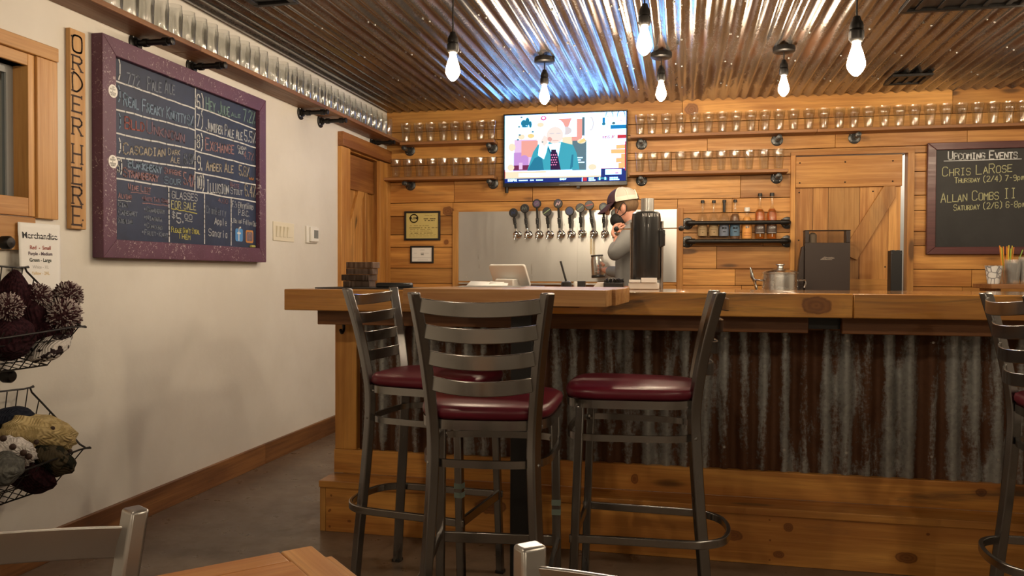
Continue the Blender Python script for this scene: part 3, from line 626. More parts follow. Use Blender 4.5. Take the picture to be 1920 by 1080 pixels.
C_ = [(')', 221, 144, 226, 146, 30, 'white'), ('772', 238, 158, 262, 165, 22, 'dim'), ('Pale Ale', 276, 168, 327, 178, 24, 'dim'), (')', 221, 186, 226, 188, 22, 'blue'), ('Real Freaky Knotty', 231, 197, 348, 232, 23, 'blue'), ('6%', 351, 233, 362, 236, 18, 'blue'), (')', 222, 236, 227, 238, 20, 'blue'),
 ('Blld', 234, 240, 270, 246, 22, 'red'), ('Unknown', 275, 248, 345, 268, 22, 'mauve'), (')', 222, 282, 227, 284, 20, 'white'), ('Cascadian', 231, 288, 309, 293, 20, 'cream'), ('Dark', 315, 290, 337, 291, 12, 'cream'), ('Ale', 320, 304, 336, 306, 12, 'cream'), ('6.9%', 345, 306, 364, 308, 18, 'dim'),
 ('5)', 220, 322, 229, 324, 22, 'white'), ('Blackberry', 240, 313, 302, 325, 16, 'blue'), ('Strawberry', 231, 330, 296, 341, 16, 'rose'), ('Supreme', 308, 325, 339, 329, 11, 'rose'), ('Sour', 308, 344, 338, 346, 13, 'blue'), ('5.4%', 344, 345, 364, 350, 22, 'rose'),
 ('6)', 369, 202, 382, 207, 26, 'white'), ('Hey Jude', 386, 206, 430, 219, 24, 'green'), ('Ale', 433, 218, 450, 221, 8, 'green'), ('7.2%', 456, 227, 478, 232, 22, 'green'), ('7)', 369, 236, 381, 240, 22, 'pale'), ('Juniper Pale Ale', 386, 243, 454, 263, 20, 'pale'), ('5.5%', 458, 264, 479, 269, 20, 'pale'),
 ('8)', 369, 276, 381, 279, 24, 'white'), ('Exchange', 385, 281, 438, 289, 22, 'rose'), ('Cream', 445, 279, 461, 281, 7, 'pale'), ('Ale', 447, 288, 456, 289, 7, 'pale'), ('4.7%', 457, 297, 475, 302, 14, 'rose'), ('9.', 370, 317, 379, 319, 25, 'white'), ('Amber Ale', 386, 319, 437, 324, 18, 'cream'), ('5.8%', 448, 328, 467, 332, 18, 'cream'), ('nw', 467, 337, 475, 338, 6, 'orange'),
 ('10)', 369, 353, 383, 355, 24, 'white'), ('Illusion', 387, 360, 428, 364, 23, 'pale'), ('White', 431, 350, 448, 353, 9, 'mauve'), ('Stout', 432, 363, 454, 366, 12, 'pale'), ('6.4%', 459, 366, 479, 371, 22, 'cream'),
 ('Wine List', 240, 355, 282, 361, 11, 'rose'), ('Alving', 222, 371, 246, 374, 10, 'rose'), ('Dias', 222, 387, 239, 389, 9, 'dim'), ('Cabernet', 222, 402, 257, 405, 10, 'dim'), ('Riesling', 222, 417, 248, 420, 9, 'dim'), ('*White Tail Cove', 265, 375, 315, 381, 8, 'mauve'), ('*Cranberry', 269, 396, 308, 401, 9, 'dim'), ('*Niagara', 269, 411, 303, 416, 9, 'dim'), ('*Concord', 269, 426, 304, 431, 9, 'dim'), ('*Fruit-Knot', 265, 439, 314, 445, 9, 'dim'),
 ('GLASSES', 322, 371, 370, 377, 13, 'pale'), ('FOR SALE', 321, 389, 367, 394, 13, 'lime'), ('$', 322, 408, 328, 409, 11, 'pale'), ('5.', 331, 417, 344, 418, 18, 'pale'), ('00', 346, 410, 360, 412, 9, 'pale'), ("Please Don't Steal", 321, 435, 374, 439, 10, 'yellow'), ('Them', 334, 447, 356, 449, 11, 'yellow'), ('4.00', 409, 379, 427, 382, 8, 'mauve')]
for q in C_: chalk(*q, wd=.0065 if q[5] > 15 else .0042)
for q in (('Cranberry', 386, 399, 424, 405, 13, 'dim'), ('Apple', 402, 420, 425, 423, 12, 'pale'), ('Sangria', 391, 442, 426, 446, 13, 'pale'), ("F.'s Everythings", 435, 388, 475, 393, 11, 'pale'), ('P.B.C.', 447, 403, 467, 406, 10, 'pale'), ('Like on:', 434, 417, 453, 419, 8, 'pale'), ('Follow On:', 456, 420, 480, 425, 9, 'pale')): chalk(*q, wd=.0042, caps='lower')
rule((245, 360), (281, 364), .004, 'rose'); rule((221, 375), (245, 378), .004, 'pale'); rule((267, 381), (315, 386), .004, 'rose'); rule((321, 391), (369, 400), .005, 'yellow'); rule((347, 413), (360, 416), .004, 'pale')
def roundrect(a, b, col, r=.012, lift=.0012):
    (xa, za), (xb, zb) = a, b; pts = []
    for cx, cz, s in ((xb-r, za-r, 0), (xa+r, za-r, 1), (xa+r, zb+r, 2), (xb-r, zb+r, 3)):
        for i in range(5): an = s*PI/2+i*PI/8; pts.append((cx+r*math.cos(an), cz+r*math.sin(an)))
    L.poly(pts, col, lift)
a, b = q2(441, 428), q2(455, 453); b = (b[0], b[1]); roundrect((a[0], a[1]), b, 'sky')
x = a[0]+.036; z = b[1]
L.line([(x-.002, z+.006), (x-.002, z+.062), (x+.003, z+.075), (x+.016, z+.078)], .009, 'white', .002); L.line([(x-.015, z+.045), (x+.014, z+.045)], .009, 'white', .002)
a, b = q2(460.5, 431), q2(474.5, 456); roundrect((a[0], a[1]), b, 'orange'); roundrect((a[0]+.008, a[1]-.01), (b[0]-.008, b[1]+.01), 'mauve', .01, .0016); cx, cz = (a[0]+b[0])/2, (a[1]+b[1])/2
L.line([(cx+.018*math.cos(i*PI/8), cz+.02*math.sin(i*PI/8)) for i in range(17)], .006, 'cream', .002); L.disc((cx+.016, cz+.028), .004, 'cream', .002)
L.build(CH, sl)
for k, (px, py) in enumerate(((212, 171), (212, 303))):
    q = P('x', BX+.001, px, py); s = thing('round_sticker', 'round white sticker on the purple frame, %s of the two' % ('upper' if k == 0 else 'lower'), 'sticker', (BX+.0005, q.y, q.z), 0, 'round stickers on the menu frame')
    sd_ = MB().lathe([(0, 0), (.028, 0), (.028, .001), (0, .0012)], 32, xf=Matrix(((0, 0, 1, 0), (1, 0, 0, 0), (0, 1, 0, 0), (0, 0, 0, 1)))).obj('disc', M['paper'], s)
    L2 = Letter((.0013, 0, 0), (0, 1, 0), (0, 0, 1), (1, 0, 0))
    for j, (wd, zz) in enumerate(((.014, .017), (.036, .008), (.008, 0), (.038, -.008), (.026, -.016))):
        x = -wd/2
        while x < wd/2-.003:
            L2.line([(x, zz-.003), (x+.002, zz+.003)], .0022, 'black', .0003); x += .0055
    L2.build(INK, sd_)
q = P('x', BX-.015, 478, 463)
tag(MB().tube([(0, -.02, 0), (0, .02, 0)], .007, 10).obj('chalk_stick', CH['yellow'], loc=(BX-.018, q.y-.02, iz0+.0095)), 'short yellow chalk stick on the bottom ledge of the menu frame', 'chalk')
# switches and thermostat
a = P('x', XL, 511, 416); b = P('x', XL, 550, 453)
c = (XL, (a.y+b.y)/2, (a.z+b.z)/2); t = thing('switch_plate', 'ivory four-gang switch plate on the white wall', 'light switch', c); hw = (b.y-a.y)/2; hh = .059
MB().box(0, .006, -hw, hw, -hh, hh).obj('plate', M['ivory'], t, bevel=.003)
for i in range(4):
    y = -hw+.045+i*.046
    sf = MB().box(.006, .009, y-.014, y+.014, -.034, .034).obj('switch_frame', plain('ivory_shade', (.6, .55, .43), .4) if i == 0 else bpy.data.materials['ivory_shade'], t, bevel=.001)
    MB().add([(.009, y-.012, -.031), (.009, y+.012, -.031), (.009, y+.012, .031), (.009, y-.012, .031), (.012, y-.012, 0), (.012, y+.012, 0), (.016, y-.012, .029), (.016, y+.012, .029)], [(0, 1, 5, 4), (4, 5, 7, 6), (6, 7, 2, 3), (0, 4, 6, 3), (1, 2, 7, 5)]).obj('rocker', M['ivory'], sf)
MB().box(.006, .0075, hw-.06, hw-.02, -.033, -.029).obj('slide_dimmer', bpy.data.materials['ivory_shade'], t)
a = P('x', XL, 572, 423); b = P('x', XL, 592, 457); c = (XL, (a.y+b.y)/2, (a.z+b.z)/2); t = thing('thermostat', 'white wall thermostat with grey display beside the switch plate', 'thermostat', c); hw = (b.y-a.y)/2-.012; hh = (a.z-b.z)/2
MB().box(0, .014, -hw-.01, hw+.01, -hh, hh).obj('back_plate', M['white'], t, bevel=.004)
MB().box(.014, .03, -hw+.02, hw, -hh+.01, hh-.006).obj('body', M['white'], t, bevel=.004)
MB().box(.03, .0312, -hw*.1, hw*.82, -hh*.42, hh*.55).obj('display', M['screen_grey'], t)
# merchandise paper
a = P('x', XL+.03, 33, 418); b = P('x', XL+.03, 112, 421); d = P('x', XL+.03, 112, 546)
t = thing('price_paper', 'white printed sheet taped to the wall above the hat baskets', 'paper', (XL+.023, a.y, d.z)); W_, H_ = b.y-a.y, a.z-d.z+.004
def curl(u, v): return .006+.012*(1-v/H_)**2*(.4+.6*math.cos(u/W_*PI*1.2)) + (.004 if v < H_*.8 else .002)
mb = MB(); n = 14; vs = [(curl(W_*i/n, H_*j/n), W_*i/n, H_*j/n) for j in range(n+1) for i in range(n+1)]
mb.add(vs, [(j*(n+1)+i, j*(n+1)+i+1, (j+1)*(n+1)+i+1, (j+1)*(n+1)+i) for j in range(n) for i in range(n)])
pp = mb.obj('sheet', M['paper'], t); sm = pp.modifiers.new('thick', 'SOLIDIFY'); sm.thickness = .0006
def bfont(txt, size, col, x, z, name, par, bold=0.0, lift=.0012):
    cu = bpy.data.curves.new('f', 'FONT'); cu.body = txt; cu.size = size; cu.align_x = 'CENTER'; cu.offset = bold
    o = bpy.data.objects.new('f', cu); COL.objects.link(o); dg = bpy.context.evaluated_depsgraph_get(); me = bpy.data.meshes.new_from_object(o.evaluated_get(dg))
    bpy.data.objects.remove(o)
    for v in me.vertices:
        u, w_ = x+v.co.x, z+v.co.y; v.co = (curl(u, w_)+lift, u, w_)
    me.materials.clear(); me.materials.append(col); o = bpy.data.objects.new(name, me); COL.objects.link(o); o.parent = par; return o
for txt, sz, col, fy, bo in (('Merchandise', .034, 'black', .775, .0005), ('Red  -  Small', .0205, 'red', .62, .0003), ('Purple - Medium', .018, 'purple', .535, .0003), ('Green - Large', .0195, 'green', .44, .0003), ('White - XL', .018, 'grey', .34, 0), ('Yellow - 2XL', .0175, 'yellow', .25, 0)):
    bfont(txt, sz, INK[col], W_*.5, H_*fy, 'print', t, bo)
# ============================================================ BACK WALL: television
TY = YB-.095
a = P('y', TY, 944, 214.5); b = P('y', TY, 1177, 208); d = P('y', TY, 945, 351)
TW, TH = b.x-a.x, a.z-d.z; c = (a.x+TW/2, TY, d.z)
t = thing('television', 'wall-mounted flat television showing a talk show with blue ticker', 'television', c)
bz_ = .012; bb = .032
MB().box(-TW/2, TW/2, .004, .04, 0, TH).box(-TW/2, TW/2, -.004, .006, TH-bz_, TH).box(-TW/2, TW/2, -.004, .006, 0, bb).box(-TW/2, -TW/2+bz_, -.004, .006, bb, TH-bz_).box(TW/2-bz_, TW/2, -.004, .006, bb, TH-bz_).obj('housing', plain('tv_black', (.012, .013, .016), .25), t, bevel=.002)
MB().box(-.2, .2, .04, .075, .12, .4).obj('wall_mount', M['black_iron'], t)
mb = MB(); mb.lathe([(0, 0), (.014, 0), (.014, .05), (0, .05)], 14, xf=Matrix.Translation((-TW/2+.025, .02, -.045)) @ Matrix.Rotation(0, 4, 'X'))
mb.box(TW*.1, TW*.125, 0, .03, -.02, .0).obj('bracket_foot', M['black_iron'], t)
MB().box(-.04, .045, -.006, -.003, .006, .013).obj('badge', M['screen_grey'], t)
SW, SH = TW-2*bz_, TH-bz_-bb
TC = {}
def tvm(k, col):
    if k not in TC: TC[k] = emit('picture_'+k, col, TVS if k == 'white' else 1.0)
for k, col in dict(white=(.2, .45, 1), teal=(.05, .42, .55), teal2=(.02, .22, .36), navy=(.01, .03, .22), blue=(0, .25, .6), red=(.7, .04, .06), orange=(1, .62, .25), cream=(1, .86, .6), coral=(.95, .42, .36), slate=(.12, .22, .27), purple=(.62, .32, .75), lilac=(.88, .6, .9), plum=(.2, .03, .1), skin=(1, .86, .78), skin2=(.85, .45, .4), dark=(.03, .01, .06), pink=(1, .3, .6), rose=(.95, .2, .4), pale=(.8, .72, .74), gold=(1, .75, .3)).items(): tvm(k, col)
L = Letter((-SW/2, -.0005+.0045, bb), (SW, 0, 0), (0, 0, SH), (0, -1, 0))
lay = [0]
def pic(col, *pts):
    lay[0] += 1; L.poly([(x, 1-y) for x, y in pts], col, .0002+lay[0]*.000022)
def rect(col, x0, y0, x1, y1): pic(col, (x0, y1), (x1, y1), (x1, y0), (x0, y0))
def oval(col, x, y, rx, ry): pic(col, *[(x+rx*math.cos(-2*PI*i/20), y-ry*math.sin(-2*PI*i/20)) for i in range(20)][::-1])
rect('white', 0, 0, 1, 1)
rect('lilac', .08, .36, .27, .8); rect('purple', .075, .55, .2, .75); rect('coral', .14, .38, .28, .62); oval('purple', .165, .65, .035, .06); rect('plum', .07, .74, .32, .82); rect('lilac', .12, .7, .15, .8); rect('purple', .07, .81, .3, .825)
oval('cream', .05, .77, .03, .05); oval('cream', .06, .47, .03, .06); oval('gold', .22, .31, .03, .035); oval('cream', .3, .15, .03, .035); oval('cream', .14, .32, .03, .04)
for q in ((.16, .12, .025, .05), (.19, .1, .018, .06), (.215, .14, .012, .05), (.17, .17, .03, .012)): oval('teal2', *q)
for x, y in ((.14, .03), (.12, .17), (.125, .29), (.235, .25), (.11, .36)): oval('slate', x, y, .01, .012)
oval('rose', .325, .055, .025, .035); oval('white', .325, .05, .012, .016)
rect('coral', .42, .07, .53, .2); pic('coral', (.47, .07), (.56, .07), (.53, .2), (.51, .2)); rect('white', .455, .1, .47, .19); oval('pale', .51, .25, .05, .06); rect('cream', .48, .34, .57, .5); rect('coral', .56, .34, .64, .4); rect('coral', .6, .08, .645, .36); rect('slate', .645, .06, .665, .33)
rect('slate', .565, .4, .68, .83); oval('cream', .64, .41, .035, .035); pic('gold', (.61, .43), (.66, .36), (.68, .4), (.63, .44)); oval('pale', .715, .16, .025, .1); oval('white', .71, .16, .02, .085); oval('cream', .73, .79, .035, .045)
for i, wd in enumerate((.045, .03, .06)): rect('white', .605, .64+i*.035, .605+wd, .655+i*.035)
# the guest: jacket, shirt, tie, head, raised hand
pic('teal', (.19, .82), (.24, .55), (.28, .44), (.37, .41), (.47, .41), (.57, .46), (.60, .58), (.625, .82)); pic('teal2', (.19, .82), (.25, .64), (.31, .6), (.33, .82)); pic('teal2', (.36, .5), (.39, .62), (.385, .82), (.40, .82), (.41, .6), (.39, .45)); pic('teal2', (.56, .6), (.575, .6), (.57, .78), (.545, .82))
pic('white', (.36, .44), (.47, .42), (.45, .62), (.40, .6)); pic('dark', (.385, .58), (.44, .56), (.47, .82), (.385, .82)); pic('dark', (.39, .52), (.43, .52), (.445, .7), (.42, .78), (.385, .7))
for i in range(5):
    for j in range(3): oval('pink', .392+j*.018+(i % 2)*.008, .6+i*.036, .006, .009)
oval('white', .42, .24, .085, .17); oval('skin', .42, .31, .07, .125); oval('skin2', .375, .37, .022, .035); rect('skin2', .4, .385, .45, .395); oval('pale', .395, .285, .02, .008); oval('pale', .45, .285, .02, .008)
pic('white', (.29, .44), (.34, .36), (.37, .4), (.35, .56), (.33, .66), (.28, .6)); pic('skin', (.3, .4), (.33, .3), (.36, .34), (.36, .42), (.33, .47)); oval('slate', .318, .405, .006, .01)
rect('white', 0, .83, .81, .92); rect('cream', 0, .83, .12, .94); rect('cream', 0, .91, .81, .935); rect('cream', .12, .83, .35, .86)
rect('navy', 0, .935, 1, 1); rect('navy', .8, .82, 1, 1)
rect('blue', .81, .08, .83, .18)
for x, r_ in ((.865, .03), (.96, .032)):
    oval('slate', x, .05, r_*1.05, .075); oval('white', x, .07, r_*.9, .085); rect('slate', x-.018, .06, x-.006, .066); rect('slate', x+.006, .06, x+.018, .066); oval('skin2', x, .125, .012, .006)
oval('slate', .9, .165, .014, .02); oval('teal2', .82, .17, .015, .02)
rect('blue', .875, .19, 1, .245); rect('white', .8, .245, 1, .33); rect('red', .93, .335, 1, .385)
for k, (a_, w_) in enumerate(((.815, .015), (.835, .012), (.85, .015))): rect('pale', a_, .2, a_+.004, .235); rect('pale', a_, .2, a_+w_, .206)
lay[0] += 1; L.text('TOSS UP!', (.808, 1-.38), (.925, 1-.375), .035, .006, 'red', 0, lift=.0002+lay[0]*.000022)
for y, x0, x1 in ((.48, .92, 1), (.545, .88, 1), (.61, .96, 1), (.67, .92, 1), (.73, .96, 1)): rect('orange', x0, y, x1, y+.058); rect('coral', .8, y-.004, x1, y+.001)
rect('coral', .8, .785, 1, .79); rect('orange', .94, .74, 1, .815); rect('red', .992, .43, 1, .85); rect('red', .8, .812, .98, .82); rect('red', 0, .8, .004, .93)
rect('white', .835, .83, .965, .905); rect('red', .915, .875, .94, .89); rect('pale', .85, .855, .92, .858)
L.text('ESPN', (.03, 1-.975), (.10, 1-.975), .03, .0075, 'white', 0, lift=.0028)
for x0, x1 in ((.12, .2), (.215, .25), (.265, .325)):
    x = x0
    while x < x1-.004: rect('white', x, .955, x+.006, .972); x += .0085
L.text('5:57', (.465, 1-.97), (.515, 1-.97), .022, .006, 'white', 0, lift=.0028)
rect('red', .655, .94, .685, .99); rect('white', .645, .94, .65, .995); L.text('H', (.66, 1-.985), (.68, 1-.985), .035, .006, 'white', 0, lift=.0028)
for x0, y0_, x1, y1_ in ((.7, .942, .745, .962), (.7, .97, .75, .99), (.87, .942, .935, .962), (.87, .97, .95, .988)):
    x = x0
    while x < x1-.004: rect('white', x, y0_, x+.009, y1_); x += .0115
rect('teal', .775, .945, .85, .985); rect('white', .785, .94, .795, .98); rect('white', .83, .94, .84, .98); rect('navy', .8, .965, .825, .985)
scr = MB(); keys = list(TC); pics = L.mb
for k, q in pics.items(): scr.add(q.v, q.f, keys.index(k))
scr.obj('screen', [TC[k] for k in keys], t)
# ============================================================ steel splash panel and beer taps
PY = YB-.028
a = P('y', PY, 860, 397.5); b = P('y', PY, 1268, 529); x0, x1 = a.x, b.x; z1, z0 = a.z, b.z
t = thing('splash_panel', 'brushed steel panel behind the beer taps in a pine surround', 'panel', ((x0+x1)/2, YB-.02, z0)); c = ((x0+x1)/2, YB-.02, z0)
xj = P('y', PY, 1083, 450).x
loc(MB().box(x0, xj-.0006, PY, YB-.02, z0, z1).box(xj+.0006, x1, PY, YB-.02, z0, z1), 'sheet', M['steel_panel'], t, c)
loc(MB().box(x0-.05, x0-.001, YB-.04, YB-.02, .975, z1+.01, 0, .1), 'side_board', M['trim_pine'], t, c, bevel=.003); loc(MB().box(x1+.001, x1+.05, YB-.04, YB-.02, .975, z1+.01, 0, .4), 'side_board', M['trim_pine'], t, c, bevel=.003)
loc(MB().box(x0, x1, YB-.04, YB-.021, z0-.1, z0-.03, 0, .7), 'bottom_board', M['trim_pine_x'], t, c, bevel=.002)
loc(MB().box(x0+.02, x1-.1, YB-.10, YB-.028, z0-.026, z0-.012), 'drip_ledge', M['steel_panel'], t, c, bevel=.002)
TPY = YB-.12
disc = [(962.7, 399), (983.9, 391), (1006.5, 382), (1025.5, 397), (1046.5, 382), (1068, 396), (1088, 390), (1105, 385), (1131.7, 389), (1154, 400)]
ball = [(968, 439), (988.4, 439), (1009, 439), (1028.8, 438.5), (1050, 438), (1069.8, 438), (1090, 437), (1112, 437.5), (1132.8, 437.5), (1153.5, 437)]
deco = ['a dark blue face', 'a pale scribble', 'a violet swirl', 'a slanting green band', 'a pink and white figure', 'a plain navy face', 'a thin green band', 'a red band', 'a dull green face', 'a plain face']
for k in ('dblue', 'dviolet', 'dgreen', 'dpink', 'dred', 'dgrey'): pass
DM = dict(blue=plain('badge_blue', (.02, .04, .12), .35), violet=plain('badge_violet', (.12, .07, .16), .35), green=plain('badge_green', (.22, .33, .15), .4), pink=plain('badge_pink', (.6, .42, .48), .4), red=plain('badge_red', (.4, .06, .04), .4), grey=plain('badge_grey', (.14, .17, .16), .4), dark=plain('badge_dark', (.018, .018, .02), .3))
for i in range(10):
    q = P('y', TPY, *ball[i]); e = P('y', TPY-.03, *disc[i])
    t = thing('beer_tap', 'beer tap with %s on its round handle, %s from the left' % (deco[i], ORD[i]), 'tap', (q.x, PY, q.z), 0, 'beer taps on the steel panel')
    yy = TPY-PY
    mb = MB(); Rx = Matrix.Rotation(PI/2, 4, 'X')
    mb.lathe([(0, 0), (.03, 0), (.03, .006), (.024, .012), (.013, .014), (.013, -yy-.01), (0, -yy-.01)], 20, xf=Rx)
    mb.ball((0, yy, 0), .026, 18)
    mb.tube([(-.004, yy-.012, -.012), (-.01, yy-.02, -.028), (-.012, yy-.022, -.042)], [.012, .011, .010], 12)
    mb.tube([(0, yy, .02), (-.003, yy-.004, .045)], [.01, .008], 12)
    mb.obj('faucet', M['chrome'], t)
    tx, ty, tz = e.x-q.x, yy-.03, e.z-q.z
    a_ = Vector((-.003, yy-.004, .04)); b_ = Vector((tx, ty, tz)); dv = (b_-a_); n = dv.normalized()
    mb = MB(); f1 = a_+n*.005
    mb.tube([f1, f1+n*.035], .0095, 12); mb.tube([f1+n*.035, f1+n*.04], .015, 12); mb.tube([f1+n*.042, f1+n*.072], .0135, 12); mb.tube([f1+n*.074, f1+n*.08], .015, 12)
    mb.obj('collar', M['pipe_grey'], t)
    hn = MB().tube([f1+n*.08, b_-n*.01], .009, 12).obj('handle', M['black'], t)
    hd = MB().lathe([(0, -.007), (.032, -.007), (.036, -.004), (.036, .004), (.032, .008), (0, .008)], 28, xf=Matrix.Translation(b_) @ Rx).obj('badge', DM['dark'], hn)
    L = Letter(b_+Vector((0, -.0085, 0)), (1, 0, 0), (0, 0, 1), (0, -1, 0))
    if i == 0: L.line([(-.012, -.015), (-.01, .01), (.012, -.01), (.014, .016)], .007, 'blue', .0003)
    if i == 1:
        for k in range(5): L.line([(-.02+k*.008, -.012+(k % 2)*.01), (-.016+k*.008, .014-(k % 3)*.006)], .004, 'grey', .0003)
    if i == 2: L.disc((0, 0), .024, 'violet', .0003); L.line([(-.01, -.008), (.012, .008)], .006, 'grey', .0006)
    if i == 3: L.line([(-.024, -.016), (.022, .018)], .007, 'green', .0003)
    if i == 4: L.line([(-.016, -.014), (-.006, .01), (.004, -.012), (.016, .014)], .008, 'pink', .0003); L.disc((.0, .016), .007, 'violet', .0005)
    if i == 5: L.disc((0, 0), .027, 'blue', .0003)
    if i == 6: L.line([(-.02, -.014), (.02, .016)], .005, 'green', .0003)
    if i == 7: L.line([(-.024, -.004), (.024, .008)], .009, 'red', .0003)
    if i in (8, 9): L.disc((0, -.002), .022, 'grey', .0003)
    L.build(DM, hd)
    if i == 7:
        MB().tube([(-.012, yy-.022, -.042), (-.012, yy-.022, -.165)], .008, 10).obj('beer_stream', clear('stream', (.93, .82, .6), 1.4, .1, .1, .2), t)
# ============================================================ framed certificates
def cert(nm, label, p0, p1, fw, sheet):
    a = P('y', YB-.035, *p0); b = P('y', YB-.035, *p1); w_, h = b.x-a.x, a.z-b.z
    t = thing(nm, label, 'picture frame', (a.x, YB-.02, b.z))
    MB().box(0, w_, -.016, 0, 0, fw).box(0, w_, -.016, 0, h-fw, h).box(0, fw, -.016, 0, fw, h-fw).box(w_-fw, w_, -.016, 0, fw, h-fw).obj('frame', M['black'], t, bevel=.002)
    s = MB().box(fw, w_-fw, -.008, -.001, fw, h-fw).obj('certificate', sheet, t)
    return s, w_, h, fw
s, w_, h, fw = cert('certificate', 'black framed yellow certificate with round seal on the plank wall', (758, 396), (825, 450.5), .016, plain('gold_paper', (.62, .52, .19), .6))
L = Letter((0, -.0085, 0), (1, 0, 0), (0, 0, 1), (0, -1, 0))
cx, cz, r = fw+(w_-2*fw)*.24, h-fw-.045, .033
L.line([(cx+r*math.cos(2*PI*i/28), cz+r*math.sin(2*PI*i/28)) for i in range(29)], .009, 'brown'); L.text('ULINE', (cx-.038, cz-.004), (cx+.038, cz-.004), .014, .004, 'black', 0)
for z, xa, xb, wd, k in ((.9, .58, .88, .004, 'gold'), (.77, .55, .92, .007, 'brown'), (.7, .58, .88, .006, 'brown'), (.5, .12, .7, .004, 'gold'), (.42, .1, .97, .004, 'brown'), (.35, .12, .75, .003, 'gold'), (.29, .12, .8, .003, 'gold'), (.21, .14, .82, .004, 'brown'), (.15, .1, .95, .003, 'gold'), (.1, .1, .95, .003, 'gold')):
    x = fw+(w_-2*fw)*xa; xe = fw+(w_-2*fw)*xb; zz = fw+(h-2*fw)*z
    while x < xe: L.line([(x, zz), (min(xe, x+random.uniform(.008, .03)), zz)], wd, k); x += random.uniform(.02, .034) if wd > .003 else .03
L.build(INK, s)
s, w_, h, fw = cert('certificate', 'small black framed white certificate below the yellow one', (769, 461), (812.5, 493.5), .014, M['paper'])
L = Letter((0, -.0085, 0), (1, 0, 0), (0, 0, 1), (0, -1, 0))
for z, xa, xb, wd, k in ((.82, .42, .62, .004, 'grey'), (.6, .1, .25, .003, 'grey'), (.6, .45, .6, .004, 'green'), (.6, .66, .84, .004, 'grey'), (.5, .46, .58, .006, 'green'), (.27, .04, .96, .003, 'grey'), (.12, .3, .8, .003, 'grey')):
    L.line([(fw+(w_-2*fw)*xa, fw+(h-2*fw)*z), (fw+(w_-2*fw)*xb, fw+(h-2*fw)*z)], wd, k)
L.build(INK, s)
# ============================================================ liquor rack
RY = YB-.11
pu0, pu1 = P('y', RY, 1296, 418), P('y', RY, 1472, 416.5); pl0, pl1 = P('y', RY, 1296, 453), P('y', RY, 1472, 451)
zu, zl = (pu0.z+pu1.z)/2, (pl0.z+pl1.z)/2; c = ((pu0.x+pu1.x)/2, YB-.02, zl)
t = thing('bottle_rack', 'black pipe rack of two rails holding liquor bottles on the plank wall', 'rack', c)
xa, xb = pu0.x+.0, pu1.x
for z in (zu, zl):
    mb = MB()
    mb.tube([(xa-c[0], RY-c[1], z-c[2]), (xb-c[0], RY-c[1], z-c[2])], .0155, 14)
    for x in (xa, xb):
        s_ = 1 if x == xb else -1
        mb.tube([(x-s_*.03-c[0], RY-c[1], z-c[2]), (x+s_*.0-c[0], RY-c[1], z-c[2])], .021, 14)
        mb.tube(smooth([(x-s_*.01-c[0], RY-c[1], z-c[2]), (x+s_*.018-c[0], RY+.004-c[1], z-c[2]), (x+s_*.027-c[0], RY+.03-c[1], z-c[2]), (x+s_*.027-c[0], -.008, z-c[2])], 4), .02, 14)
    mb.obj('rail', M['black_iron'], t)
    for x in (xa-.027, xb+.027):
        mb = MB(); R = Matrix.Translation((x-c[0], 0, z-c[2])) @ Matrix.Rotation(PI/2, 4, 'X')
        mb.lathe([(0, 0), (.046, 0), (.046, .007), (.04, .01), (.025, .012), (.025, .026), (0, .026)], 24, 0, 0, R)
        for k in range(4): mb.ball((x-c[0]+.035*math.cos(PI/4+k*PI/2), -.0105, z-c[2]+.035*math.sin(PI/4+k*PI/2)), .005, 6, 1)
        mb.obj('flange', [M['pipe_grey'], M['screw_metal']], t)
loc(MB().box(xa+.01, xb-.01, YB-.095, YB-.021, zl+.002, zl+.012), 'bottle_board', M['flight_wood'], t, c)
zb = zl+.0125
def bottle(px, r, zt, neck, nr, capm, caph, liquid, lab, labz, label, sleeve=None, shoulder=.05, fill=.62):
    x = P('y', YB-.06, px, 440).x; top = P('y', YB-.06, px, zt).z-zb
    t = thing('liquor_bottle', label, 'bottle', (x, YB-.059, zb), 0, 'bottles on the pipe rack'); sh = top-neck-caph
    prof = [(0, 0), (r*.95, 0), (r, .005), (r, sh-shoulder), (r*.9, sh-shoulder*.6), (r*.6, sh-shoulder*.2), (nr*1.1, sh), (nr, sh+.01), (nr, top-caph), (0, top-caph)]
    MB().lathe(prof, 22).obj('bottle_glass', M['glass'], t)
    if liquid: MB().lathe([(0, .006), (r*.9, .006), (r*.92, (sh-shoulder)*.98), (r*.82, sh-shoulder*.6), (r*.55, sh-shoulder*.25), (0, sh-shoulder*.25)], 22).obj('liquor', liquid, t)
    MB().lathe([(0, top-caph), (nr*1.5, top-caph), (nr*1.5, top-.002), (nr*1.3, top), (0, top)], 18).obj('cap', capm, t)
    if sleeve: MB().lathe([(nr*1.12, sh+.002), (nr*1.15, top-caph-.002)], 18).obj('neck_sleeve', sleeve, t)
    lo_ = MB().lathe([(r*1.01, labz[0]), (r*1.01, labz[1])], 24).obj('paper_label', lab, t)
    return t, r, lo_
def labmat(n, c1): return plain(n, c1, .55)
am = NT('amber'); am.set(Base_Color=(.9, .34, .04), Roughness=.05, Transmission_Weight=.8, IOR=1.33); am = am.mat
LT = labmat('label_tan', (.36, .25, .13)); LBU = labmat('label_blue', (.16, .19, .26)); LB2 = labmat('label_azure', (.09, .17, .26)); LO = labmat('label_orange', (.75, .33, .08)); LD = labmat('label_dark', (.10, .075, .07)); LS = labmat('label_cream', (.5, .48, .38))
